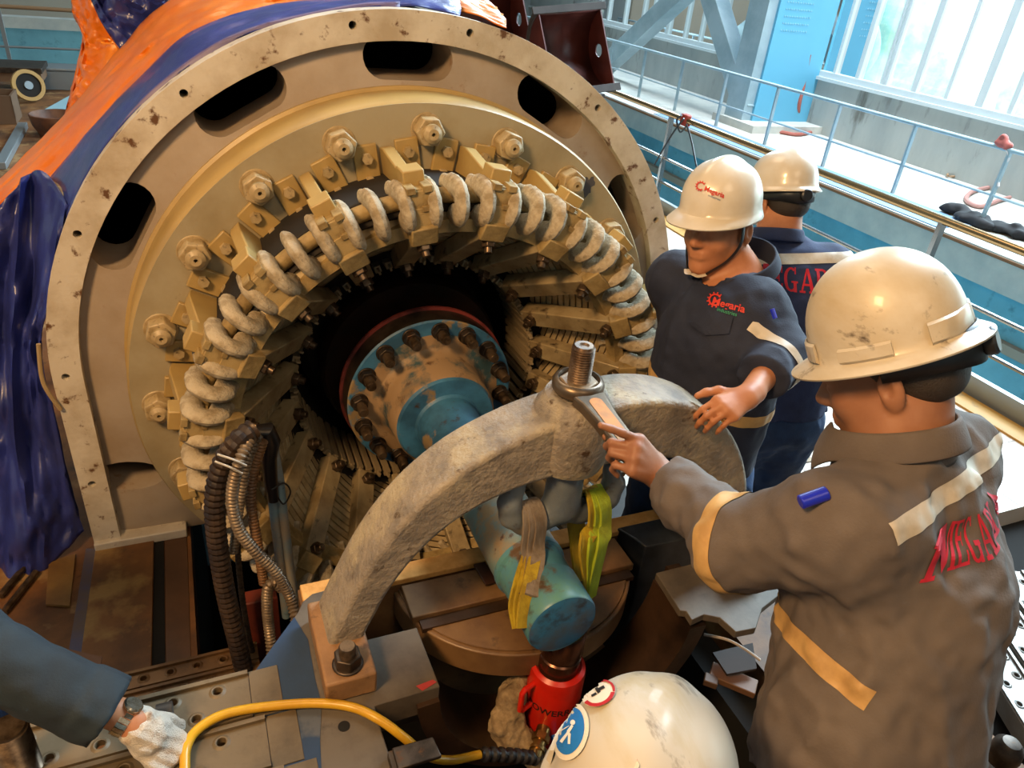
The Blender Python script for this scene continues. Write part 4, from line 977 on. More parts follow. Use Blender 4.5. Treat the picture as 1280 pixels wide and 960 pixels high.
# heavy slab letters drawn as polygons on a unit grid
def slab_letters(word):
    G = {}
    def box(x0, y0, x1, y1): return [(x0,y0),(x1,y0),(x1,y1),(x0,y1)]
    sf = .09
    G['M'] = (1.05, [box(0,0,.30,sf), box(.06,0,.22,1), box(0,1-sf,.3,1), [(.12,1),(.36,1),(.60,.22),(.48,.05)], [(.48,.05),(.60,.22),(.80,1),(.70,1)], box(.78,0,.95,1), box(.70,0,1.03,sf), box(.78,1-sf,1.03,1)])
    G['E'] = (.78, [box(0,0,.72,sf), box(.08,0,.26,1), box(0,1-sf,.70,1), box(.26,.45,.52,.55), box(.48,.36,.54,.64), box(.63,0,.72,.30), box(.62,.72,.70,1)])
    g = []
    for k in range(14):
        a0 = math.radians(55+k*(250/14)); a1 = math.radians(55+(k+1)*(250/14)); q = lambda a, r, w: (.40+w*cos(a), .5+r*sin(a))
        g.append([q(a0,.5,.40), q(a1,.5,.40), q(a1,.41,.23), q(a0,.41,.23)])
    G['G'] = (.88, g+[box(.55,.0,.72,.42), box(.42,.36,.80,.44), box(.60,.72,.68,1)])
    G['A'] = (.95, [[(0,0),(.34,0),(.34,sf),(0,sf)], box(.56,0,.94,sf), [(.10,sf),(.20,sf),(.50,1),(.40,1)], [(.40,1),(.54,1),(.86,sf),(.64,sf)], box(.24,.30,.66,.39)])
    r = []
    for k in range(8):
        a0 = math.radians(-90+k*180/8); a1 = math.radians(-90+(k+1)*180/8); q = lambda a, R_, W_: (.45+W_*cos(a), .74+R_*sin(a))
        r.append([q(a0,.26,.30), q(a1,.26,.30), q(a1,.17,.13), q(a0,.17,.13)])
    G['R'] = (.92, [box(0,0,.34,sf), box(.08,0,.26,1), box(0,1-sf,.46,1), box(.2,.48,.46,.57)]+r+[[(.40,.50),(.58,.50),(.86,.0),(.64,.0)], box(.64,0,.92,sf)])
    G['I'] = (.42, [box(0,0,.36,sf), box(.09,0,.27,1), box(0,1-sf,.36,1)])
    polys = []; x = 0
    for ch in word:
        w, L = G[ch]; polys += [[(a+x, b) for a, b in p] for p in L]; x += w
    return polys, x
def lettering(name, word, parent, garment, centre, right, up, look, height, m, width=None, off=.002):
    polys, w = slab_letters(word); me = bpy.data.meshes.new('t'); V = []; F = []
    for p in polys: o = len(V); V += [(a, b, 0) for a, b in p]; F.append(list(range(o, o+len(p))))
    me.from_pydata(V, [], F); V, F = fine(me, .10); sx = (width/w) if width else height
    bvh, o = garment_bvh(garment); pts = []
    for v in V: pts.append((Vector(centre)+Vector(right)*((v.x-w/2)*sx)+Vector(up)*((v.y-.5)*height)-Vector(look)*.35, Vector(look)))
    H = project(pts, bvh, off, o); return MB().add(H, F).build(name, m, parent, machine=False, angle=0)
def wrapped_lettering(name, word, parent, garment, axis, up, back, right, th0, rad, height, m, width, off=.002):
    """letters laid round a torso: th0 = angle of the first letter from the middle of the back"""
    polys, w = slab_letters(word); me = bpy.data.meshes.new('t'); V = []; F = []
    for p in polys: o = len(V); V += [(a, b, 0) for a, b in p]; F.append(list(range(o, o+len(p))))
    me.from_pydata(V, [], F); V, F = fine(me, .10); sx = width/w; bvh, o = garment_bvh(garment); pts = []
    for v in V:
        th = th0+v.x*sx/rad; n = back*cos(th)+right*sin(th); pts.append((Vector(axis)+up*((v.y-.5)*height)+n*.45, -n))
    return MB().add(project(pts, bvh, off, o), F).build(name, m, parent, machine=False, angle=0)
def patch_on(name, garment, poly, centre, right, up, look, m, parent, off=.003, cuts=.02):
    me = bpy.data.meshes.new('t'); me.from_pydata([(a, b, 0) for a, b in poly], [], [list(range(len(poly)))]); V, F = fine(me, cuts); bvh, o = garment_bvh(garment)
    H = project([(Vector(centre)+Vector(right)*v.x+Vector(up)*v.y-Vector(look)*.3, Vector(look)) for v in V], bvh, off, o)
    return MB().add(H, F).build(name, m, parent, machine=False, angle=0)
# ---------------------------------------------------------------- hard hat
def hard_hat(parent, c, R, m, front=.045, side=.014, back=.022, A=.138, B=.112, H=.125, ridge=0, lugs=True, drop=.012, knob=False, strap=None, sideup=.0):
    c = Vector(c); N = 72; K = 16; rows = []
    def P(x, y, z): return c+R@Vector((x, y, z))
    def dome(ph, t, lift=0.):
        s = sin(t*PI/2)**.94; cz = cos(t*PI/2)**.86 if t < 1 else 0.
        x = B*s*sin(ph); y = A*s*cos(ph); z = H*cz
        if ridge:
            w = math.exp(-(x/.020)**2)-.35*math.exp(-((abs(x)-.034)/.012)**2); z += ridge*w*min(1, (1-t)/.3)
        return x, y, z
    for i in range(N):
        ph = 2*PI*i/N; row = []
        for k in range(K+1): x, y, z = dome(ph, k/K); row.append(P(x, y, z))
        cf = max(0, cos(ph))**1.6; cb = max(0, -cos(ph))**1.6; e = front*cf+back*cb+side*(1-cf-cb); up = sideup*abs(sin(ph))**2
        x, y, _ = dome(ph, 1.); ln = math.hypot(x, y)
        for (f, dz) in ((.0,-.010),(.12,-.013),(.35,-.013-drop*.2),(.7,-.013-drop*.6),(1.,-.013-drop),(1.0,-.016-drop)):
            k = 1+(e*f+.002)/ln; row.append(P(x*k, y*k, dz+up))
        rows.append(row)
    V = [p for r in rows for p in r]; o = MB().grid(rows, closed_u=True).build('hard_hat', m, parent, machine=False, angle=50, thick=.003, thoff=-1)
    if lugs:
        for s in (-1,1):
            for (y0, y1, h) in ((.085,.118,.022),(-.03,.045,.013),(-.115,-.075,.022)):
                mb = MB(); pts = []
                for k in range(7):
                    y = y0+(y1-y0)*k/6; x = B*math.sqrt(max(0, 1-(y/A)**2))*1.012; pts.append((x, y))
                rows2 = []
                for (x, y) in pts: rows2.append([P(s*(x+.001), y, h), P(s*(x+.007), y*1.02, h-.003), P(s*(x+.008), y*1.03, -.006), P(s*(x+.001), y, -.012)])
                mb.grid(rows2); mb.add(rows2[0], [[0,1,2,3]]); mb.add(rows2[-1], [[3,2,1,0]]); mb.build('accessory_lug', m, o, machine=False, angle=50)
    if knob:
        mb = MB(); rows2 = []
        for k in range(19):
            a = PI*.5+PI*k/18; rows2.append([P(.088*cos(a)*1.0, .118*sin(a)*-1*-1, -.012), P(.088*cos(a), .118*sin(a), -.058), P(.084*cos(a), .113*sin(a), -.058), P(.084*cos(a), .113*sin(a), -.012)])
        mb = MB(); rows2 = []
        for k in range(25):
            a = PI+PI*k/24; w = .016+.014*max(0, -sin(a))**3
            x, y = .090*cos(a), .120*sin(a)
            rows2.append([P(x, y, -.036+w), P(x*1.03, y*1.03, -.036), P(x, y, -.036-w)])
        mb.grid(rows2).build('headband', M_blackpl, o, machine=False, thick=.003)
        MB().lathe([(0,0),(.019,0),(.021,.004),(.021,.014),(.017,.018),(0,.018)], o=P(0,-.122,-.04), axis=R@Vector((0,-1,0)), n=20).build('ratchet_knob', M_blackpl, o, machine=False)
    return o, P
def collar(parent, c, R, r, m, h=.05, open_=.7, flare=.012, lean=0.):
    """a shirt collar: standing band folded outwards, open at the throat"""
    N = 40; rows = []
    for i in range(N+1):
        a = open_/2+(2*PI-open_)*i/N; f = cos(a); pts = []
        tip = max(0, f)**3
        for (k, z) in ((1.0,-.02),(1.0,.6*h),(1.02,h),(1.07,h*.94),(1.16+.28*tip,h*.45-tip*.02),(1.22+.30*tip,.005-tip*.06)):
            x = r*k*sin(a); y = r*1.08*k*cos(a); pts.append(c+R@Vector((x, y, z-.18*h*f)))
        rows.append(pts)
    return MB().grid(rows).build('collar', m, parent, machine=False, angle=60, thick=.004, sub=1)
def worker(name, label, J, facing, head, mats, opts):
    """J: joints in metres; facing: torso azimuth; head: (azimuth, pitch, roll)"""
    f = az(facing); root = empty(name, (J['pel'].x, J['pel'].y, 0), label, 'person'); R = head_frame(*head)
    vb = opts.get('vox', .005)
    sd = SDF(); P = add_head(sd, J['head'], R)
    sd.cone(J['head']+R@Vector((0,-.018,-.05)), J['neck'], .056, .062, .03)
    sd.cone(J['neck'], J['chest'], .075, .15, .05, axis=f, sq=.68); sd.cone(J['chest'], J['waist'], .155, .14, .05, axis=f, sq=.72); sd.cone(J['waist'], J['pel'], .14, .155, .05, axis=f, sq=.76)
    sd.cone(J['shL'], J['shR'], .055, .055, .06)
    for s in 'LR':
        if opts.get('no'+s): continue
        sd.chain([J['sh'+s], J['el'+s], J['wr'+s]], [.052,.040,.027], .02)
        if 'hand'+s in opts: h = opts['hand'+s]; add_hand(sd, J['wr'+s], *h)
        else: add_hand(sd, J['wr'+s], J['wr'+s]-J['el'+s], f, 1, [(.4,.5,.3)]*4)
    for s in 'LR':
        sd.chain([J['hip'+s], J['kn'+s], J['an'+s]], [.085,.056,.038], .03); fd = opts.get('footdir', f); sd.cone(J['an'+s]+Vector((0,0,-.04)), J['an'+s]+fd*.16+Vector((0,0,-.055)), .04, .03, .02)
    body = sdf_obj('body', sd, vb, mats['skin'], root)
    # hair: cropped cap under the helmet
    sh = SDF(); U = R@Vector((0,0,1)); Fw = R@Vector((0,1,0))
    sh.ell(P(0,-.014,.034), (.0785,.0975,.0905), R, .01, clip=[(P(0,-.0,-.030), -U), (P(0,.058,.0), Fw+U*-.3), (P(0,-.012,-.024), Fw*.95-U*.55)])
    sh.ell(P(0,-.050,-.014), (.0635,.0565,.048), R, .02, clip=[(P(0,-.03,-.0), Fw*.95-U*.25), (P(0,-.05,-.050), -U)])
    sdf_obj('hair', sh, .004, M_hair, root)
    for s in (-1,1): MB().tube(smooth_path([P(s*.016,.0935,.022), P(s*.032,.092,.028), P(s*.050,.080,.021)], 4), [.0034]*8+[.002], 8).build('eyebrow', M_hair, root, machine=False)
    # trousers
    st = SDF(); st.cone(J['waist']+Vector((0,0,-.06)), J['pel'], .158, .172, .05, axis=f, sq=.78)
    for s in 'LR': st.chain([J['hip'+s], J['kn'+s], J['an'+s]+Vector((0,0,.0))], [.108,.088,.078], .05, clip=[(J['an'+s], (J['an'+s]-J['kn'+s]))])
    sdf_obj('trousers', st, .008, mats['trousers'], root, displace=folds(11, .010, (0,0,1), 13., .5, .004))
    for s in 'LR':
        so_ = SDF(); fd = opts.get('footdir', f); a = J['an'+s]; so_.cone(a+Vector((0,0,-.03)), a+Vector((0,0,.06)), .052, .05, .03); so_.cone(a-fd*.03+Vector((0,0,-.052)), a+fd*.18+Vector((0,0,-.058)), .044, .040, .03, clip=[(a+Vector((0,0,-.092)), (0,0,-1))]); sdf_obj('boot', so_, .007, M_blackpl, root)
    # jacket
    up0 = Vector((0,0,1)); sj = SDF(); hem = J['waist'].lerp(J['pel'], opts.get('hem', .75)); hb = opts.get('bulk', 1.)
    ax_ = (J['chest']-J['pel']).normalized()
    sj.cone(J['neck']-up0*opts.get('ndrop', .02), J['chest'], .080, .185*hb, .06, axis=f, sq=.70); sj.cone(J['chest'], J['waist'], .185*hb, .178*hb, .06, axis=f, sq=.78)
    sj.cone(J['waist'], J['pel'], .178*hb, .188*hb, .05, axis=f, sq=.80, clip=[(hem, -ax_)])
    sj.cone(J['shL'], J['shR'], .074*hb, .074*hb, opts.get('shk', .08))
    for s in 'LR':
        if opts.get('no'+s): continue
        sh_, el, wr = J['sh'+s], J['el'+s], J['wr'+s]; cf = opts.get('cuff'+s, .0); fr = (wr-el).normalized(); end = wr-fr*(opts.get('end'+s, .035)+cf); ub = opts.get('sleeve', 1.)
        sj.cone(sh_, el, .080*ub, .066*ub, .05); sj.cone(el, end+fr*.06, .066*ub, .052*ub, .03, clip=[(end, fr)])
        if cf: sj.cone(end-fr*.05, end+fr*.05, .060*ub, .062*ub, .008, clip=[(end, fr), (end-fr*.05, -fr)])
    if 'vcut' in opts:
        a_, b_, ra_, rb_ = opts['vcut']; sj.cone(a_, b_, ra_, rb_, .012, sub=True)
    jk = sdf_obj('jacket', sj, opts.get('jvox', .007), mats['jacket'], root, displace=opts.get('folds', folds(5)))
    return dict(root=root, body=body, jacket=jk, P=P, R=R, f=f)
# ================================================================ the pointing worker (grey brown jacket)
J = dict(head=JP(1113,464,1.16), neck=JP(1124,566,1.17), chest=JP(1112,755,1.26), waist=JP(1085,885,1.25), pel=JP(1062,1010,1.22),
         shL=JP(1058,655,1.11), elL=JP(925,684,1.25), wrL=JP(826,594,1.50))
f1 = az(-18); rt = f1.cross(Vector((0,0,1)))
J['shR'] = J['shL']+rt*.32+f1*.0+Vector((0,0,.0)); J['elR'] = J['shR']-f1*.03+Vector((0,0,-.28))+rt*.015; J['wrR'] = J['elR']+f1*.02+Vector((0,0,-.25))+rt*.01
for s, k in (('L',-1),('R',1)):
    J['hip'+s] = J['pel']+rt*(.09*k)+Vector((0,0,-.05)); J['kn'+s] = J['hip'+s]+Vector((0,0,-.40))+f1*.03; J['an'+s] = Vector((J['kn'+s].x, J['kn'+s].y, .092))-f1*.04
hd_ = (JP(786,562,1.445)-J['wrL']).normalized(); hn = (Vector((.25,.5,-.8))).normalized()
w1 = worker('person', 'worker in a faded grey brown jacket and white hard hat pointing at the big spanner', J, -18, (-32, 33, 3),
    dict(skin=M_skin, trousers=M_greycl, jacket=M_greycl),
    dict(vox=.0036, jvox=.0055, bulk=1.04, sleeve=1.0, hem=.92, handL=(hd_, hn, -1, [(.12,.12,.08),(.9,1.2,.7),(1.0,1.25,.8),(1.05,1.2,.8)], (.15,.65), 1.06, -.16), endL=.066,
         folds=folds(5, .020, (-.35,.1,1.0), 10., .28, .005)))
R1 = w1['R']; root = w1['root']
hat, HP = hard_hat(root, J['head']+R1@Vector((0,-.010,.060)), R1, M_hhat_d, front=.036, side=.020, back=.024, A=.115, B=.105, H=.134, knob=True)
collar(root, J['neck']+Vector((0,0,.0))+f1*.01, head_frame(-12, 22), .082, M_greycl, h=.052)
up_ = Vector((0,0,1))
def chest_frame(w): f = w['f']; return f, f.cross(up_).normalized()
def horn_tape(w, J, t, half, m, name='tape'):
    ax = (J['chest']-J['waist']).normalized(); c = J['chest'].lerp(J['waist'], t); return cut_band(w['jacket'], name, m, w['root'], [(c+ax*half, ax), (c-ax*half, -ax)])
def gear_logo(name, garment, parent, centre, right, up, look, size, m, off=.003):
    c = Vector(centre); bvh, o = garment_bvh(garment); V = []; F = []
    def add(poly):
        k = len(V); V.extend(poly); F.append(list(range(k, k+len(poly))))
    n = 11
    for i in range(28):
        a0 = math.radians(40+i*280/28); a1 = math.radians(40+(i+1)*280/28)
        add([(.80*cos(a0),.80*sin(a0)),(.80*cos(a1),.80*sin(a1)),(.58*cos(a1),.58*sin(a1)),(.58*cos(a0),.58*sin(a0))])
        if i % 3 == 1: add([(.78*cos(a0),.78*sin(a0)),(1.02*cos(a0),1.02*sin(a0)),(1.02*cos(a1),1.02*sin(a1)),(.78*cos(a1),.78*sin(a1))])
    H = project([(c+Vector(right)*(x*size)+Vector(up)*(y*size)-Vector(look)*.3, Vector(look)) for x, y in V], bvh, off, o)
    return MB().add(H, F).build(name, m, parent, machine=False, angle=0)
def small_text(name, body, garment, parent, centre, right, up, look, size, m, off=.003, bold=0.):
    V, F = fine(text_mesh(body, size, bold), size*.25); bvh, o = garment_bvh(garment)
    H = project([(Vector(centre)+Vector(right)*v.x+Vector(up)*v.y-Vector(look)*.3, Vector(look)) for v in V], bvh, off, o); return MB().add(H, F).build(name, m, parent, machine=False, angle=0)
def toward(p): return (Vector(p)-W(CPOS)).normalized()
# ---------------------------------------------------------------- pointing worker: tape, lettering, pen
jk = w1['jacket']
fr = (J['wrL']-J['elL']).normalized(); ua = (J['elL']-J['shL']).normalized()
c = J['elL']+fr*.02-ua*.01; nn = (fr*.5+ua*.5).normalized()
cut_band(jk, 'sleeve_tape', M_reflo, root, [(c+nn*.022, nn), (c-nn*.022, -nn), (J['shL']+ua*.10, -ua), (J['elL']+ua*.16, ua), (J['elL']-up_*.092, -up_)])
a0, a1, a2 = JP(1110,634,1.1), JP(1280,562,1.3), JP(1190,600,1.15)
def plane_px(p, q): return (ray(*q).cross(ray(*p))).normalized()
def band_px(w, name, m, up0, up1, lo0, lo1, extra=()):
    """a straight tape between two sight lines, kept on the worker's back by extra clip planes"""
    n0 = ray(*up0).cross(ray(*up1)); n1 = ray(*lo0).cross(ray(*lo1)); o = W(CPOS)
    if n0.dot(ray(*lo0)) > 0: n0 = -n0
    if n1.dot(ray(*up0)) > 0: n1 = -n1
    return cut_band(w['jacket'], name, m, w['root'], [(o, -n0*-1 if False else -n0), (o, -n1)]+list(extra)) if False else cut_band(w['jacket'], name, m, w['root'], [(o, -n0), (o, -n1)]+list(extra))
Rg, bk = f1.cross(up_).normalized(), -f1
ba = (J['chest']-J['waist']).normalized()
bc = JP(1185,628,1.2)+up_*.065
tn = (up_+f1*.75).normalized()
cut_band(jk, 'back_tape', M_refl, root, [(bc+tn*.016, tn), (bc-tn*.016, -tn), (J['chest']+f1*.06, f1), (J['chest']-Rg*.20, -Rg)])
wc = JP(995,795,1.2); wn = (ba-f1*.30).normalized()
cut_band(jk, 'front_tape', M_reflo, root, [(wc+wn*.017, wn), (wc-wn*.017, -wn), (J['waist']-f1*.02, -f1), (J['waist']-Rg*.045, Rg)], nearest=wc)
lookb = (f1+Rg*-.05).normalized()
wrapped_lettering('back_lettering', 'MEGARIA', root, jk, J['chest']+up_*.205+f1*.0, up_, bk, Rg, math.radians(-72), .18, .055, M_redp, .46)
pn = JP(1018,622,1.06)
MB().cyl(JP(1000,628,1.045), JP(1034,616,1.045), .0105, 14).build('blue_pen_cap', mat('blue_pen', '#1a28b8', .3), root, machine=False, bevel=.002)
# ---------------------------------------------------------------- worker with his hand on the arch (navy jacket)
J2 = dict(head=JP(899,282,2.02), neck=JP(921,352,2.08), chest=JP(900,438,2.08), waist=JP(880,502,2.16), pel=JP(868,565,2.26),
          shL=JP(942,388,1.99), elL=JP(976,446,1.93), wrL=JP(934,496,1.76))
f2 = az(258); r2 = f2.cross(up_)
J2['shR'] = J2['shL']+r2*.28-up_*.025; J2['elR'] = J2['shR']+Vector((0,0,-.27))-r2*.04-f2*.07; J2['wrR'] = J2['elR']-f2*.05+Vector((0,0,-.24))-r2*.05
for s, k in (('L',-1),('R',1)):
    J2['hip'+s] = J2['pel']+r2*(.09*k)+Vector((0,0,-.05)); J2['kn'+s] = J2['hip'+s]+Vector((.02,.04,-.40)); J2['an'+s] = Vector((J2['kn'+s].x+.03, J2['kn'+s].y+.05, .092))
d2 = (JP(897,516,1.715)-J2['wrL']).normalized()
w2 = worker('person', 'worker in a navy jacket and white hard hat resting a bare hand on the arch', J2, 258, (250, 3, 6),
    dict(skin=M_skin2, trousers=M_denim, jacket=M_navy), dict(vox=.0042, jvox=.006, cuffL=.075, ndrop=.085, shk=.05, vcut=(J2['neck']+f2*.05+up_*.07, J2['neck']+f2*.150-up_*.085, .062, .018), hem=.85, folds=folds(21, .009, (.2,.3,1.), 12., .3, .003),
    handL=(d2, Vector((-.1,.45,-1)), -1, [(.5,.7,.4),(.5,.75,.4),(.55,.75,.4),(.6,.75,.4)], (.9,.2), .92, .05)))
R2 = w2['R']; root2 = w2['root']
hat2, HP2 = hard_hat(root2, J2['head']+R2@Vector((0,.004,.060)), R2, M_hhat, front=.050, side=.004, back=.008, A=.118, B=.103, H=.122, ridge=.006, lugs=False, drop=.016)
for s in (-1, 1):                                # raised side ledges
    pass
lk = toward(J2['head']); upv = R2@Vector((0,0,1)); 
hc = JP(884,228,1.86); hr = R2@Vector((-1,0,0)); 
M_redlogo = mat('red_logo', '#c8321e', .6); M_bluelogo = mat('grey_blue_logo', '#4a6a8a', .6); M_greenlogo = mat('green_logo', '#2f9a6a', .6)
scr = _r.copy(); scu = _u.copy()
def tilt(a): a = math.radians(a); return (scr*cos(a)+scu*sin(a)), (-scr*sin(a)+scu*cos(a))
tr, tu = tilt(-22)
gear_logo('gear_logo', hat2, hat2, JP(876,232,1.86), tr, tu, lk, .0135, M_redlogo, .0035)
small_text('logo_text', 'Megaria', hat2, hat2, JP(893,240,1.86), tr, tu, lk, .017, M_redlogo, .0035, .0004)
small_text('logo_subtext', 'industries', hat2, hat2, JP(893,246.5,1.86), tr, tu, lk, .0085, M_bluelogo, .0035)
collar(root2, J2['neck']+f2*.012+Vector((0,0,.035)), head_frame(258, 16), .092, M_navy, h=.046, open_=.9)
# undershirt and open throat
sd = SDF(); sd.cone(J2['neck']+f2*.035-up_*.045, J2['neck']+f2*.085-up_*.12, .07, .07, .02, axis=f2, sq=.8); sdf_obj('blue_undershirt', sd, .006, mat('royal_blue_shirt', '#2438a0', .8), root2)
lk2 = toward(J2['chest']); tr, tu = tilt(-17)
gear_logo('gear_logo', w2['jacket'], root2, JP(894,374,1.9), tr, tu, lk2, .021, M_redlogo)
small_text('logo_text', 'Megaria', w2['jacket'], root2, JP(911,381.5,1.9), tr, tu, lk2, .028, M_redlogo, .003, .0006)
small_text('logo_subtext', 'industries', w2['jacket'], root2, JP(909,390,1.9), tr, tu, lk2, .014, M_greenlogo)
def rr_poly(w, h, r=.008): return [(-w/2,-h/2+r),(-w/2+r,-h/2),(w/2-r,-h/2),(w/2,-h/2+r),(w/2,h/2),(-w/2,h/2)]
patch_on('pocket_flap', w2['jacket'], [(-.055,.03),(.055,.03),(.055,-.015),(0,-.035),(-.055,-.015)], JP(888,403,1.9), tr, tu, lk2, M_navy, root2, .006)
horn_tape(w2, J2, .68, .017, M_reflo, 'waist_tape')
fr2 = (J2['wrL']-J2['elL']).normalized(); ua2 = (J2['elL']-J2['shL']).normalized()
cut_band(w2['jacket'], 'sleeve_tape', M_refl, root2, [(J2['elL']+fr2*.062, fr2), (J2['elL']+fr2*.040, -fr2), (J2['chest']-r2*.12, r2), (J2['elL']+up_*.09, up_), (J2['elL']-up_*.085, -up_)])
MB().cyl(JP(965,386,1.865), JP(969,398,1.865), .006, 10).build('blue_pen_cap', mat('blue_pen', '#1a28b8', .3), root2, machine=False)
# chin strap
P2 = w2['P']
sL = [P2(-.082,.012,.02), P2(-.084,.02,-.03), P2(-.066,.045,-.075), P2(-.030,.085,-.112), P2(0,.104,-.113), P2(.030,.085,-.112), P2(.066,.045,-.075), P2(.084,.02,-.03), P2(.082,.012,.02)]
ribbon_m = lambda nm, pts, w, th, m, par, wd: (lambda o: o)(MB().tube(smooth_path(pts, 6), w/2, 10, flat=th/w, up=wd).build(nm, m, par, machine=False, angle=60))
ribbon_m('chin_strap', sL[:4], .016, .004, M_blackpl, root2, R2@Vector((1,0,0))); ribbon_m('chin_strap', sL[5:], .016, .004, M_blackpl, root2, R2@Vector((1,0,0)))
ribbon_m('chin_cup', [sL[3], P2(-.016,.101,-.116), sL[4], P2(.016,.101,-.116), sL[5]], .020, .004, mat('beige_chin_cup', '#c2b6a0', .5), root2, R2@Vector((0,0,1)))
# ---------------------------------------------------------------- worker behind, seen from the back (blue jacket)
J3 = dict(head=JP(977,252,2.52), neck=JP(970,304,2.52), chest=JP(980,385,2.58), waist=JP(973,455,2.64), pel=JP(965,512,2.7))
f3 = az(20); r3 = f3.cross(up_)
c3_ = JP(975,335,2.52)
for s, k in (('L',-1),('R',1)):
    J3['sh'+s] = c3_+r3*(.17*k); J3['el'+s] = J3['sh'+s]+Vector((0,0,-.27))+f3*.10+r3*(.04*k); J3['wr'+s] = J3['el'+s]+f3*.22+Vector((0,0,-.06))-r3*(.10*k)
    J3['hip'+s] = J3['pel']+r3*(.09*k)+Vector((0,0,-.05)); J3['kn'+s] = J3['hip'+s]+Vector((.02,.02,-.37))+f3*.05; J3['an'+s] = Vector((J3['kn'+s].x, J3['kn'+s].y, .092))-f3*.06
w3 = worker('person', 'worker in a blue jacket standing with his back turned behind the navy one', J3, 20, (8, 18, 0),
    dict(skin=M_skin2, trousers=M_denim, jacket=M_blue_cl), dict(vox=.0055, jvox=.0075, hem=.95, folds=folds(31, .009, (0,.2,1.), 11., .3, .003)))
R3 = w3['R']; root3 = w3['root']
hat3, _q = hard_hat(root3, J3['head']+R3@Vector((0,0,.058)), R3, M_hhat, front=.045, side=.010, back=.014, A=.122, B=.106, H=.115, ridge=.004, lugs=False, knob=True)
collar(root3, J3['neck']+f3*.005, head_frame(20, 14), .076, M_blue_cl, h=.048)
b3 = (J3['chest']-J3['waist']).normalized()
t3 = JP(1000,322,2.45); cut_band(w3['jacket'], 'back_tape', M_refl, root3, [(t3+b3*.016, b3), (t3-b3*.016, -b3), (J3['chest'], f3)])
lettering('back_lettering', 'MEGARIA', root3, w3['jacket'], J3['chest']-f3*.16+b3*.150+r3*.0, r3, b3, f3, .072, M_redp, width=.34)
# ---------------------------------------------------------------- stooping helmeted worker at the bottom edge
J4 = dict(head=JP(790,1022,.97))
f4 = az(48); r4 = f4.cross(up_); h4 = J4['head']
J4.update(neck=h4-f4*.09-up_*.10, chest=h4-f4*.26-up_*.24, waist=h4-f4*.36-up_*.40, pel=h4-f4*.42-up_*.50)
for s, k in (('L',-1),('R',1)):
    J4['sh'+s] = h4-f4*.14-up_*.17+r4*(.18*k); J4['el'+s] = J4['sh'+s]-up_*.27+f4*.06; J4['wr'+s] = J4['el'+s]+f4*.22-up_*.05-r4*(.1*k)
    J4['hip'+s] = J4['pel']+r4*(.09*k)-up_*.04; J4['kn'+s] = J4['hip'+s]+f4*.12-up_*.33; J4['an'+s] = Vector((J4['kn'+s].x, J4['kn'+s].y, .092))-f4*.16
w4 = worker('person', 'stooping worker of whom only a scuffed stickered white hard hat shows, by the red jack', J4, 48, (48, 12, 0),
    dict(skin=M_skin, trousers=M_denim, jacket=M_navy), dict(vox=.006, jvox=.009))
R4 = w4['R']; root4 = w4['root']
hat4, _q = hard_hat(root4, h4+R4@Vector((0,0,.060)), R4, M_hhat_s, front=.040, side=.012, back=.016, A=.138, B=.116, H=.130, ridge=.0035, lugs=True)
lk4 = toward(JP(740,890,.84))
def disc_poly(r, n=28, sy=1.): return [(r*cos(2*PI*k/n), r*sy*sin(2*PI*k/n)) for k in range(n)]
c4 = JP(711,918,.82); tr, tu = tilt(62); k_ = hat4
# stickers wrap on the shell: directions follow the shell's own side
sx4 = R4@Vector((-.55,-.1,.83)); stf = R4@Vector((0,1,0)); stu = stf.cross(sx4)*-1
def sticker(nm, c, poly, m, off, rt_, u_): return patch_on(nm, hat4, poly, c, rt_, u_, lk4, m, hat4, off, .006)
tr, tu = tilt(-12)
sticker('round_sticker', c4, disc_poly(.0235, 32, 1.5), mat('sticker_cream', '#d8cdb8', .5), .0034, tr, tu)
sticker('blue_disc', c4, disc_poly(.0185, 32, 1.55), mat('sticker_blue', '#1d6fb8', .5), .0040, tr, tu)
fig = mat('sticker_white', '#e6e2da', .5)
for pl in (disc_poly(.0032, 10), ): sticker('figure_mark', c4+tu*.010+tr*.003, pl, fig, .0046, tr, tu)
for pl in ([(.002,.007),(.005,.006),(.002,-.003),(-.002,-.002)], [(.002,-.002),(-.001,-.002),(-.008,-.016),(-.004,-.017)], [(.0,-.001),(.004,-.004),(.006,-.015),(.003,-.016),(.001,-.006)], [(-.001,.004),(.0,.006),(-.009,-.002),(-.010,-.005)]): sticker('figure_mark', c4, pl, fig, .0046, tr, tu)
c5 = JP(751,866,.835); tr, tu = tilt(28)
sticker('round_sticker', c5, disc_poly(.022, 32, .75), mat('sticker_cream', '#d8cdb8', .5), .0034, tr, tu)
def arc_poly(r0, r1, a0, a1, sy=1., n=18): return [(r1*cos(math.radians(a0+(a1-a0)*k/n)), sy*r1*sin(math.radians(a0+(a1-a0)*k/n))) for k in range(n+1)]+[(r0*cos(math.radians(a1-(a1-a0)*k/n)), sy*r0*sin(math.radians(a1-(a1-a0)*k/n))) for k in range(n+1)]
rb = mat('sticker_red', '#a81f24', .5)
for a0 in (-170, -125, -80): sticker('red_band', c5, arc_poly(.0165, .0215, a0, a0+46, .78, 6), rb, .0042, tr, tu)
for a0 in (-32, 10): sticker('red_band', c5, arc_poly(.0185, .0215, a0, a0+43, .78, 6), rb, .0042, tr, tu)
for x, y, w_, h_ in ((-.006,.0,.007,.003),(.001,.003,.004,.008),(.006,.003,.009,.004)): sticker('black_glyph', c5+tr*x+tu*y, [(-w_/2,-h_/2),(w_/2,-h_/2),(w_/2,h_/2),(-w_/2,h_/2)], M_blackpl, .0042, tr, tu)
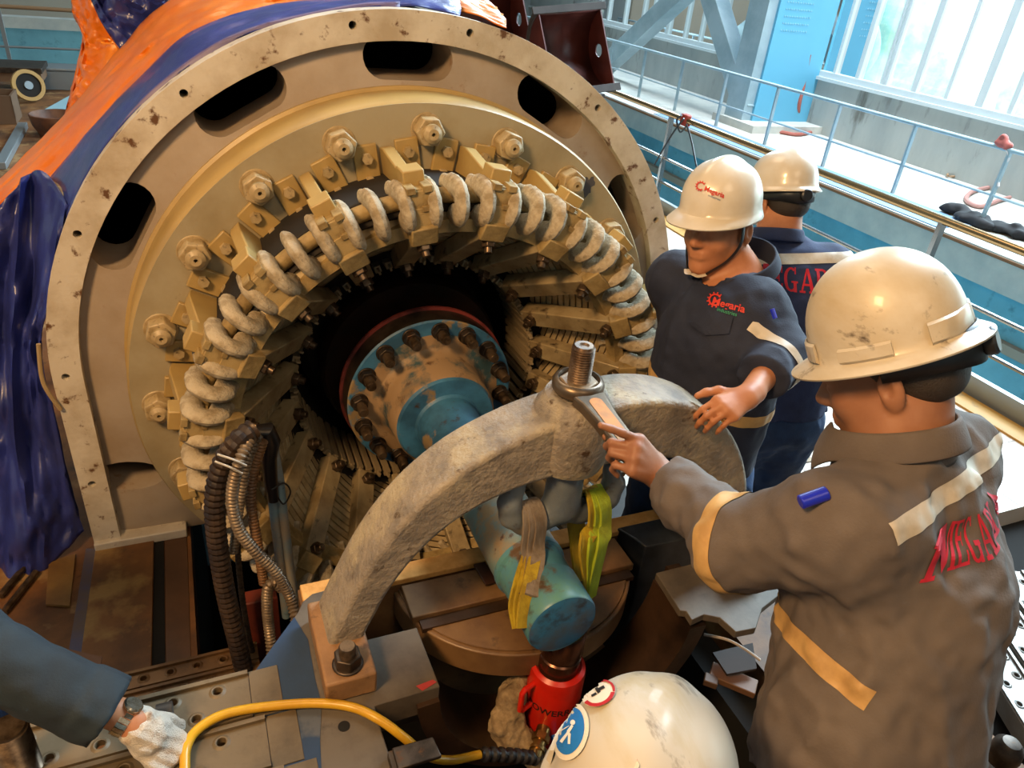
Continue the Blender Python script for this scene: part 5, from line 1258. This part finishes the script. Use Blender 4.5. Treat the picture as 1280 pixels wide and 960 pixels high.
# ---------------------------------------------------------------- kneeling worker whose sleeve and gloved hand reach in
J5 = dict(elR=JP(-62,800,1.33), wrR=JP(168,904,1.43))
f5 = az(75); r5 = f5.cross(up_)
J5['shR'] = J5['elR']+Vector((-.22,.06,.18)); sc_ = J5['shR']-r5*.19
J5.update(neck=sc_+up_*.07, head=sc_+up_*.24+f5*.06, chest=sc_-up_*.16-f5*.01, waist=sc_-up_*.36-f5*.02, pel=sc_-up_*.50-f5*.04)
J5['shL'] = J5['shR']-r5*.38; J5['elL'] = J5['shL']-up_*.27-f5*.05; J5['wrL'] = J5['elL']+f5*.08-up_*.2
for s, k in (('L',-1),('R',1)):
    J5['hip'+s] = J5['pel']+r5*(.09*k)-up_*.04; J5['kn'+s] = J5['hip'+s]+f5*.14-up_*.30; J5['an'+s] = Vector((J5['kn'+s].x, J5['kn'+s].y, .092))-f5*.2
g5 = (JP(215,945,1.47)-J5['wrR']).normalized()
hd5 = (g5, Vector((.1,.1,-1)), 1, [(.45,.5,.35),(.5,.55,.4),(.55,.6,.4),(.6,.6,.4)], (.6,.5), 1.0)
w5 = worker('person', 'worker reaching in with a slate blue sleeve, steel watch and dirty white knitted glove', J5, 75, (75, 30, 0),
    dict(skin=M_skin2, trousers=M_denim, jacket=M_sleeve), dict(vox=.006, jvox=.006, handR=hd5, sleeve=1.06, cuffR=.02, folds=folds(41, .010, (.8,-.2,-.5), 13., .35, .004)))
root5 = w5['root']
sg = SDF(); add_hand(sg, J5['wrR']+g5*.012, g5, Vector((.1,.1,-1)), 1, [(.45,.5,.35),(.5,.55,.4),(.55,.6,.4),(.6,.6,.4)], (.6,.5), 1.12)
sg.p = [(q[0], q[1], q[2], q[3]*1.10, q[4]*1.10)+q[5:] for q in sg.p]
sg.cone(J5['wrR']+g5*.004, J5['wrR']+g5*.04, .034, .036, .01, clip=[(J5['wrR']+g5*.006, -g5)])
sdf_obj('knitted_glove', sg, .0032, mat('dirty_white_knit', '#cfc6b8', .95, col2='#a98a68', scale=16., lo=.5, hi=.66, dirt='#7d5c40', dscale=22., bump=.8, bscale=320), root5, displace=lambda X: .0016*np.sin(X@np.array([220.,160.,180.]))+.003*vnoise(X, 60., 4))
af = (J5['wrR']-J5['elR']).normalized(); wp = J5['wrR']-af*.022; xx, yy, _d = frame(af, (0,0,1))
M_ss = mat('watch_steel', '#b9b3a4', .22, metal=.95, col2='#9a8f78', scale=60.)
mb = MB(); rows = []
watch = None
for k in range(20):
    a = 2*PI*k/20; c = wp+xx*(.031*cos(a))+yy*(.029*sin(a)); n_ = (xx*cos(a)+yy*sin(a)); Rm = Matrix((af, n_.cross(af), n_)).transposed()
    mb.box(c, (.020,.0085,.004), Rm).box(c+n_*.0008, (.008,.0088,.004), Rm)
ob = mb.build('watch_bracelet', M_ss, root5, machine=False)
nv_ = (-toward(wp)-af*(-toward(wp)).dot(af)).normalized(); nv_ = (nv_*.35+(af.cross(nv_)).normalized()*-.65+up_*.5); nv_ = (nv_-af*nv_.dot(af)).normalized()
MB().lathe([(0,0),(.017,0),(.019,.003),(.019,.007),(.016,.010),(0,.010)], o=wp+nv_*.029, axis=nv_, n=32).build('watch_case', M_ss, root5, machine=False)
# ================================================================ tarpaulins over the casing
M_orange = mat('orange_tarpaulin', '#dd7a10', .38, col2='#d06a0c', scale=5., bump=.25, bscale=25, coat=.15)
M_bluet = mat('blue_tarpaulin', '#2f3a86', .36, col2='#28306e', scale=5., bump=.25, bscale=25, coat=.15)
M_bluet2 = mat('violet_lining', '#6a6088', .5, col2='#57507a', scale=5.)
def sheet(name, rows, m, parent, seed, amp=.03, nu=10, nv=8, thick=.003, freq=5., crumple=.35):
    """rows of (px, py, Y): a draped sheet through those points with folds"""
    R_ = [smooth_path([PY(*p) for p in r], nu) for r in rows]; n = min(len(r) for r in R_); cols = [smooth_path([r[j] for r in R_], nv) for j in range(n)]
    G = []
    for j in range(n):
        row = []
        for i, p in enumerate(cols[j]):
            q = np.array(p); u = j/n; v = i/len(cols[j])
            w = float(vnoise(np.array([u*freq*2.2, v*freq*.7, seed*1.7]), 1., seed))+.5*float(vnoise(np.array([u*freq*5, v*freq*2.5, 2.]), 1., seed+1)); fold = (1-2*abs(w))*.7
            d = (p-CPOS).normalized(); fold += crumple*float(vnoise(np.array([u*freq*9, v*freq*6, 5.]), 1., seed+2)); row.append(p+Vector((0,-1,.3)).normalized()*amp*fold)
        G.append(row)
    return MB().grid(G).build(name, m, parent, angle=70, thick=thick)
bt = empty('blue_tarpaulin', W((-1.1,.1,FL)), 'crumpled blue tarpaulin hanging down beside the rim of the stator to the floor', 'tarpaulin')
rimL = [(575,20,.07),(520,8,.07),(440,12,.07),(316,40,.07),(244,77,.07),(172,136,.07),(120,200,.07),(84,272,.07)]
midL = [(575,4,.20),(520,-8,.20),(440,0,.20),(325,22,.20),(240,52,.20),(182,106,.20),(124,166,.20),(78,236,.20)]
bouL = [(570,-12,.35),(520,-18,.35),(440,-4,.35),(332,8,.35),(243,38,.35),(188,84,.35),(122,152,.35),(62,223,.35)]
sheet('rim_drape', [rimL, midL, bouL], M_bluet, bt, 3, .012, 8, 6)
rows = [[(-140,260,.20),(-60,285,.24),(0,258,.27),(45,212,.27),(88,258,.11)],
        [(-140,360,.18),(-70,380,.20),(-10,370,.20),(35,345,.16),(66,372,.09)],
        [(-140,470,.12),(-70,470,.10),(-10,460,.14),(25,440,.10),(52,430,.09)],
        [(-140,570,.06),(-70,570,.06),(-10,560,.08),(30,545,.05),(68,520,.085)],
        [(-140,660,.0),(-70,660,.0),(-10,650,.02),(45,640,.0),(92,610,.08)],
        [(-140,770,-.06),(-70,755,-.05),(-10,735,-.03),(45,718,-.03),(106,660,.06)]]
sheet('side_drape', rows, M_bluet, bt, 9, .05, 14, 14, freq=3.2)
sheet('lining_edge', [[(500,13,.065),(440,16,.065),(316,47,.065),(244,84,.065),(172,143,.065),(122,206,.065)],[(500,2,.075),(440,6,.075),(322,32,.075),(250,66,.075),(178,124,.075),(124,192,.075)]], M_bluet2, bt, 4, .004, 8, 4)
ot = empty('orange_tarpaulin', W((-.8,.8,FL)), 'bright orange tarpaulin draped over the top of the casing above the blue one', 'tarpaulin')
r1 = [(632,36,.14),(560,10,.22),(440,6,.34),(332,14,.34),(243,44,.34),(188,90,.34),(122,158,.34),(62,229,.34),(-40,335,.30)]
r2 = [(625,18,.3),(560,-8,.45),(440,-18,.55),(325,-6,.55),(235,22,.55),(172,72,.55),(112,130,.55),(50,196,.5),(-40,285,.45)]
r3 = [(600,-8,.55),(560,-25,.75),(440,-35,.85),(315,-25,.85),(215,0,.85),(150,60,.85),(95,128,.8),(44,182,.7),(-40,262,.6)]
sheet('top_drape', [r1, r2, r3], M_orange, ot, 5, .022, 14, 14, freq=4.)
sheet('hanging_fold', [[(132,-20,1.0),(138,40,1.0),(150,68,.95),(120,130,.85),(84,150,.8)],[(106,-20,1.02),(112,40,1.02),(108,66,1.0),(98,110,.95),(80,152,.9)],[(88,-20,1.1),(92,20,1.1),(104,44,1.1),(92,100,1.05),(78,154,1.0)]], M_orange, ot, 6, .03)
sheet('upper_fold', [[(150,66,.92),(200,22,.9),(260,-8,.9)],[(140,50,.98),(160,20,.98),(200,-20,.98)]], M_orange, ot, 8, .02)
b2 = empty('blue_tarpaulin', W((-.9,1.,FL)), 'small bunched blue tarpaulin tucked on top of the orange one', 'tarpaulin')
sheet('bunched_sheet', [[(150,62,.90),(190,30,.88),(225,-6,.86)],[(128,30,.92),(150,8,.90),(190,-20,.88)],[(112,-4,.95),(130,-20,.94),(160,-40,.92)]], M_bluet, b2, 12, .03)
tag(MB().tube(smooth_path([PY(48,430,.0), PY(52,470,-.005), PY(60,490,-.01), PY(76,512,-.008)], 8), .006, 8).build('beige_cable', mat('beige_cable_sheath', '#a08a66', .5)), 'beige cable curving out from behind the stator rim beside the blue tarpaulin', 'cable')
# ================================================================ brown half covers standing behind the stator
M_redox = mat('red_brown_primer', '#5a2a22', .45, col2='#3c1a18', scale=3., bump=.05)
M_cflange = mat('grey_cover_flange', '#3a3533', .85, col2='#2e2a28', scale=6.)
def half_cover(label, c, ex, ey, ez, L, r):
    c = Vector(c); o = empty('duct_cover', c, label, 'cover', 'brown duct covers')
    mb = MB(); rows = []
    for i in range(25):
        a = PI*i/24; rows.append([c+ex*x+ey*(r*sin(a))+ez*(r*cos(a)) for x in (-L/2, L/2)])
    mb.grid(rows).build('curved_shell', M_redox, o, machine=False, thick=.012)
    for sx in (-1, 1):
        P = [c+ex*(sx*L/2)+ey*(r*sin(PI*i/24))+ez*(r*cos(PI*i/24)) for i in range(25)]
        e = MB().prism(P, ex*(.01*sx)).build('end_plate', M_redox, o, machine=False)
        q = c+ex*(sx*L/2)+ey*(r*.45)+ez*(r*.05); boolean(e, MB().cyl(q-ex*.1, q+ex*.1, r*.17, 24).build('c', None, None, machine=False))
    w = .06
    for z in (-1, 1): MB().box(c+ez*(z*(r+w/2)), (1,1,1)).v
    mb = MB()
    for z in (-1, 1):
        P0 = c+ez*(z*(r+w*.4)); mb2 = MB().bar(P0-ex*(L/2+w), P0+ex*(L/2+w), w, .014, up=ey); mb2.build('edge_flange', M_cflange, o, machine=False, bevel=.004)
    for sx in (-1, 1):
        rows = []
        for i in range(25):
            a = PI*i/24; rows.append([c+ex*(sx*(L/2+.005))+ey*(q_*sin(a))+ez*(q_*cos(a)) for q_ in (r*.99, r+w*.9)])
        MB().grid(rows).build('end_flange', M_cflange, o, machine=False, thick=.014)
    return o
ctr = W(PY(722,62,3.0)); vd = (ctr-W(CPOS)).normalized(); exv = _r*.97-_u*-.1; exv = (exv*.9+vd*.40).normalized(); ezv = (_u*.96+_r*.16); ezv = (ezv-exv*ezv.dot(exv)).normalized(); eyv = ezv.cross(exv)*-1
if eyv.dot(vd) < 0: eyv = -eyv
o1 = half_cover('red brown half round duct cover with grey flange behind the stator rim by the railing', ctr, exv, eyv, ezv, .56, .30)
ctr2 = W(PY(615,22,3.4)); o2 = half_cover('darker red brown duct cover half hidden behind the other one', ctr2, exv, eyv, ezv, .62, .30)
st_ = empty('steel_stand', W((2.3,3.6,FL)), 'dark steel trestle carrying the two brown duct covers', 'stand')
bx0 = Vector((ctr.x+.05, ctr.y+.35, 0)); top = ctr.z-.36
MB().box((bx0.x-.4, bx0.y+.2, top-.03), (1.5,.8,.06)).build('table_top', M_cflange, st_, machine=False)
for dx in (-.95,.2):
    for dy in (-.1,.5): MB().box((bx0.x+dx, bx0.y+dy, (top-.06)/2), (.07,.07,top-.06)).build('leg', M_cflange, st_, machine=False)
# ================================================================ things on the rusty floor far behind
def fz(px, py, z=0.): p = W(PZ(px, py, FL)); return Vector((p.x, p.y, z))
c = fz(32, 118); pal = empty('work_table', c, 'low steel work bench on the far rusty floor carrying a yellow ring', 'bench')
MB().box(c+Vector((-.25,.1,.30)), (1.0,.6,.06)).build('bench_top', M_steel, pal, machine=False, bevel=.005)
MB().box(c+Vector((-.25,.1,.22)), (.96,.54,.10)).build('bench_frame', mat('bench_brown', '#6b4f38', .5), pal, machine=False)
for dx in (-.65,.15):
    for dy in (-.12,.32): MB().box(c+Vector((dx,dy,.085)), (.07,.07,.17)).build('leg', M_steel, pal, machine=False)
rc = W(PD(33, 97, (c-W(CPOS)).dot(_f)/S-.38)); rc = rc-Vector((0,0,.085)); ax = (W(CPOS)-rc).normalized(); ax = (ax+Vector((.3,0,.1))).normalized()
ir = empty('flanged_pulley', rc, 'round yellow rimmed wheel leaning on the far work bench', 'pulley')
MB().lathe([(.13,-.03),(.17,-.03),(.175,.0),(.17,.03),(.13,.03)], o=rc, axis=ax, n=36, closed=True).build('yellow_rim', mat('ochre_rim', '#b08a4a', .4), ir, machine=False)
MB().lathe([(0,-.01),(.132,-.01),(.132,.01),(0,.01)], o=rc, axis=ax, n=36).build('dark_disc', M_dark, ir, machine=False)
MB().lathe([(0,-.03),(.045,-.03),(.05,.0),(.045,.03),(0,.03)], o=rc, axis=ax, n=24).build('grey_hub', M_post, ir, machine=False)
c = fz(74, 168); sh_ = MB().lathe([(0,.0),(.17,.0),(.22,.10),(.235,.20),(.225,.205),(.205,.10),(.16,.02),(0,.02)], o=c, n=40); tag(sh_.build('steel_bowl', mat('rusty_bowl', '#6b432b', .5, col2='#4a3024', scale=8.), None, machine=False), 'round brown steel bowl on the far floor beside the orange tarpaulin', 'bowl')
tag(MB().bar(fz(2,212,.03), fz(30,160,.03), .08, .06).build('steel_bar', M_post, None, machine=False, bevel=.004), 'grey steel bar lying on the far rusty floor', 'bar')
c = fz(58, 118); tag(MB().box(c+Vector((.05,.5,.11)), (.7,.4,.22)).box(c+Vector((.05,.5,.24)), (.72,.42,.03)).build('grey_crate', M_post, None, machine=False, bevel=.006), 'grey metal crate behind the yellow rimmed wheel', 'crate')
c = fz(4, 150); cr = empty('wooden_crate', c, 'brown open wooden crate at the picture edge on the far floor', 'crate')
MB().box(c+Vector((-.1,0,.03)), (.5,.4,.06)).build('crate_base', mat('crate_wood', '#5f4630', .7), cr, machine=False)
for dx, dy, sx_, sy_ in ((-.34,0,.02,.4),(.14,0,.02,.4),(-.1,-.19,.5,.02),(-.1,.19,.5,.02)): MB().box(c+Vector((dx,dy,.17)), (sx_,sy_,.22)).build('crate_side', mat('crate_wood', '#5f4630', .7), cr, machine=False)
q = [fz(*p, .004) for p in ((52,140),(88,120),(100,128),(66,148))]; tag(MB().prism(q, (0,0,.006)).build('pale_blue_sheet', mat('pale_blue_sheet', '#8fb4bf', .5), None, machine=False), 'pale blue sheet lying flat behind the brown bowl', 'sheet')
# ================================================================ clutter on the railings and the walkway
rp = W(PX(857,150,RX/S)); tk = empty('lifting_tackle', rp, 'red clamp with black lifting straps tied to the near railing by the stator', 'tackle')
MB().box(rp, (.06,.10,.10)).build('red_clamp', mat('red_clamp', '#8f2f22', .5), tk, machine=False, bevel=.012)
for L in ([(855,148),(842,165),(828,188),(818,206)], [(858,155),(864,175),(869,200),(872,214)], [(852,144),(846,150),(850,165),(858,158)]):
    MB().tube(smooth_path([W(PX(a, b, (RX-.05)/S)) for a, b in L], 5), .008, 8).build('strap', M_blackpl, tk, machine=False)
def wz(px, py, z=0.): p = W(PZ(px, py, (WZ+z-Z0)/S)); return p
M_hose = mat('faded_red_hose', '#a05a4e', .6)
tag(MB().tube(smooth_path([wz(955,163,.03), wz(975,165,.03), wz(1000,168,.03), wz(1028,160,.03), wz(1010,157,.03), wz(990,158,.03)], 6), .03, 8).build('fire_hose', M_hose, None, machine=False), 'red fire hose lying on the walkway at the pillar foot', 'hose')
ph = W(PX(1012,75,(WX-.2)/S)); tag(MB().tube(smooth_path([W(PX(1012,68,(WX-.3)/S)), W(PX(1006,100,(WX-.25)/S)), W(PX(998,135,(WX-.25)/S)), wz(1000,156,.03)], 6), .035, 8).build('red_standpipe', M_hose, None, machine=False), 'red pipe running down the wall beside the pillar', 'pipe')
for lb, L in (('coiled pinkish hose on the walkway under the big window', [(1262,238),(1240,234),(1215,240),(1208,250),(1225,258),(1250,250),(1262,247)]), ('thin tan cord lying along the wall under the big window', [(1172,197),(1190,208),(1185,220),(1215,220),(1250,232),(1262,240)])):
    tag(MB().tube(smooth_path([wz(a, b, .03) for a, b in L], 6), .028 if 'hose' in lb else .016, 8).build('loose_hose' if 'hose' in lb else 'tan_cord', mat('pink_hose', '#a97f78', .6) if 'hose' in lb else mat('tan_cord', '#9a7f62', .7), None, machine=False), lb, 'hose' if 'hose' in lb else 'cord')
for lb, (x, y, a) in (('larger crumpled black cloth on the blue mat of the walkway', (1212,270,.42)), ('smaller crumpled black cloth on the blue mat at the picture edge', (1272,290,.34))):
    p = wz(x, y, .05); sd = SDF()
    for k in range(5): sd.ell(p+Vector((rng.normal()*.08, (k-2)*.12*a/.4, 0)), (.12,.14,.05), k=.05)
    tag(sdf_obj('black_cloth', sd, .018, mat('black_cloth', '#17171b', .8), None, displace=lambda X: .05*vnoise(X, 9., 3)), lb, 'cloth', 'black cloths on the walkway')
rp = W(PX(1254,180,FX/S)); rg = empty('tied_rag', rp, 'pink rag knotted on the walkway railing with a white tail', 'rag')
sd = SDF(); sd.ell(rp, (.05,.10,.05), k=.03); sd.ell(rp+Vector((0,.03,.06)), (.035,.05,.04), k=.03); sdf_obj('knot', sd, .012, mat('pink_rag', '#b5625a', .8), rg, displace=lambda X: .02*vnoise(X, 22., 3))
MB().tube(smooth_path([rp, rp+Vector((0,-.12,-.10)), rp+Vector((0,-.10,-.30)), rp+Vector((0,-.14,-.42))], 6), [.03]*6+[.022]*13, 8, flat=.3).build('white_tail', mat('white_rag', '#c9c4c4', .8), rg, machine=False)
# ================================================================ light
def area(name, loc, target, size, energy, col, sizey=None):
    l = bpy.data.lights.new(name, 'AREA'); l.energy = energy; l.color = col; l.size = size
    if sizey: l.shape = 'RECTANGLE'; l.size_y = sizey
    o = bpy.data.objects.new(name, l); C.objects.link(o); o.location = loc
    o.rotation_euler = (Vector(target)-Vector(loc)).to_track_quat('-Z', 'Y').to_euler(); return o
wd_ = bpy.data.worlds.new('world'); bpy.context.scene.world = wd_; wd_.use_nodes = True
bg = wd_.node_tree.nodes['Background']; bg.inputs['Color'].default_value = (.78,.93,1,1); bg.inputs['Strength'].default_value = 7.0
area('assumed_work_lamp', (-2.4,-2.5,3.7), (-.1,-.3,.7), .7, 185, (1,.60,.27))  # assumed lamp out of view, inferred from the warm light on the machine
area('fill_light', (.2,-5.2,5.5), (0,-.5,.6), 2., 70, (1,.74,.48))  # added warm fill behind the camera to brighten the bore, no known fixture
area('fill_light', (-1.0,3.,8.7), (0,0,0), 4., 420, (1,.80,.58), 6.)  # added soft overhead fill to lift the shadows everywhere
cl_ = area('fill_light', (8.,5.,8.6), (8.,6.,0), 3., 1000, (.85,.94,1), 9.); cl_.data.spread = math.radians(95)  # added cool fill to brighten the pillar and walkway side
wl = area('added_daylight_lamp', (WX-.6,2.5,5.6), (3.2,1.5,0), 3., 2300, (.66,.86,1), 16.); wl.data.spread = math.radians(100)  # added unseen lamp inside the hall above the windows, standing in for daylight
area('added_daylight_lamp', (WX-.4,14.,5.6), (0,10.,0), 3., 2200, (.70,.88,1), 8.)  # second added lamp high inside the hall, brightens the far walkway like daylight
sc = bpy.context.scene; sc.view_settings.view_transform = 'Standard'; sc.view_settings.look = 'None'; sc.view_settings.gamma = 1; sc.view_settings.exposure = -.12
sc.view_settings.use_curve_mapping = False
sc.cycles.max_bounces = 6; sc.cycles.use_denoising = True
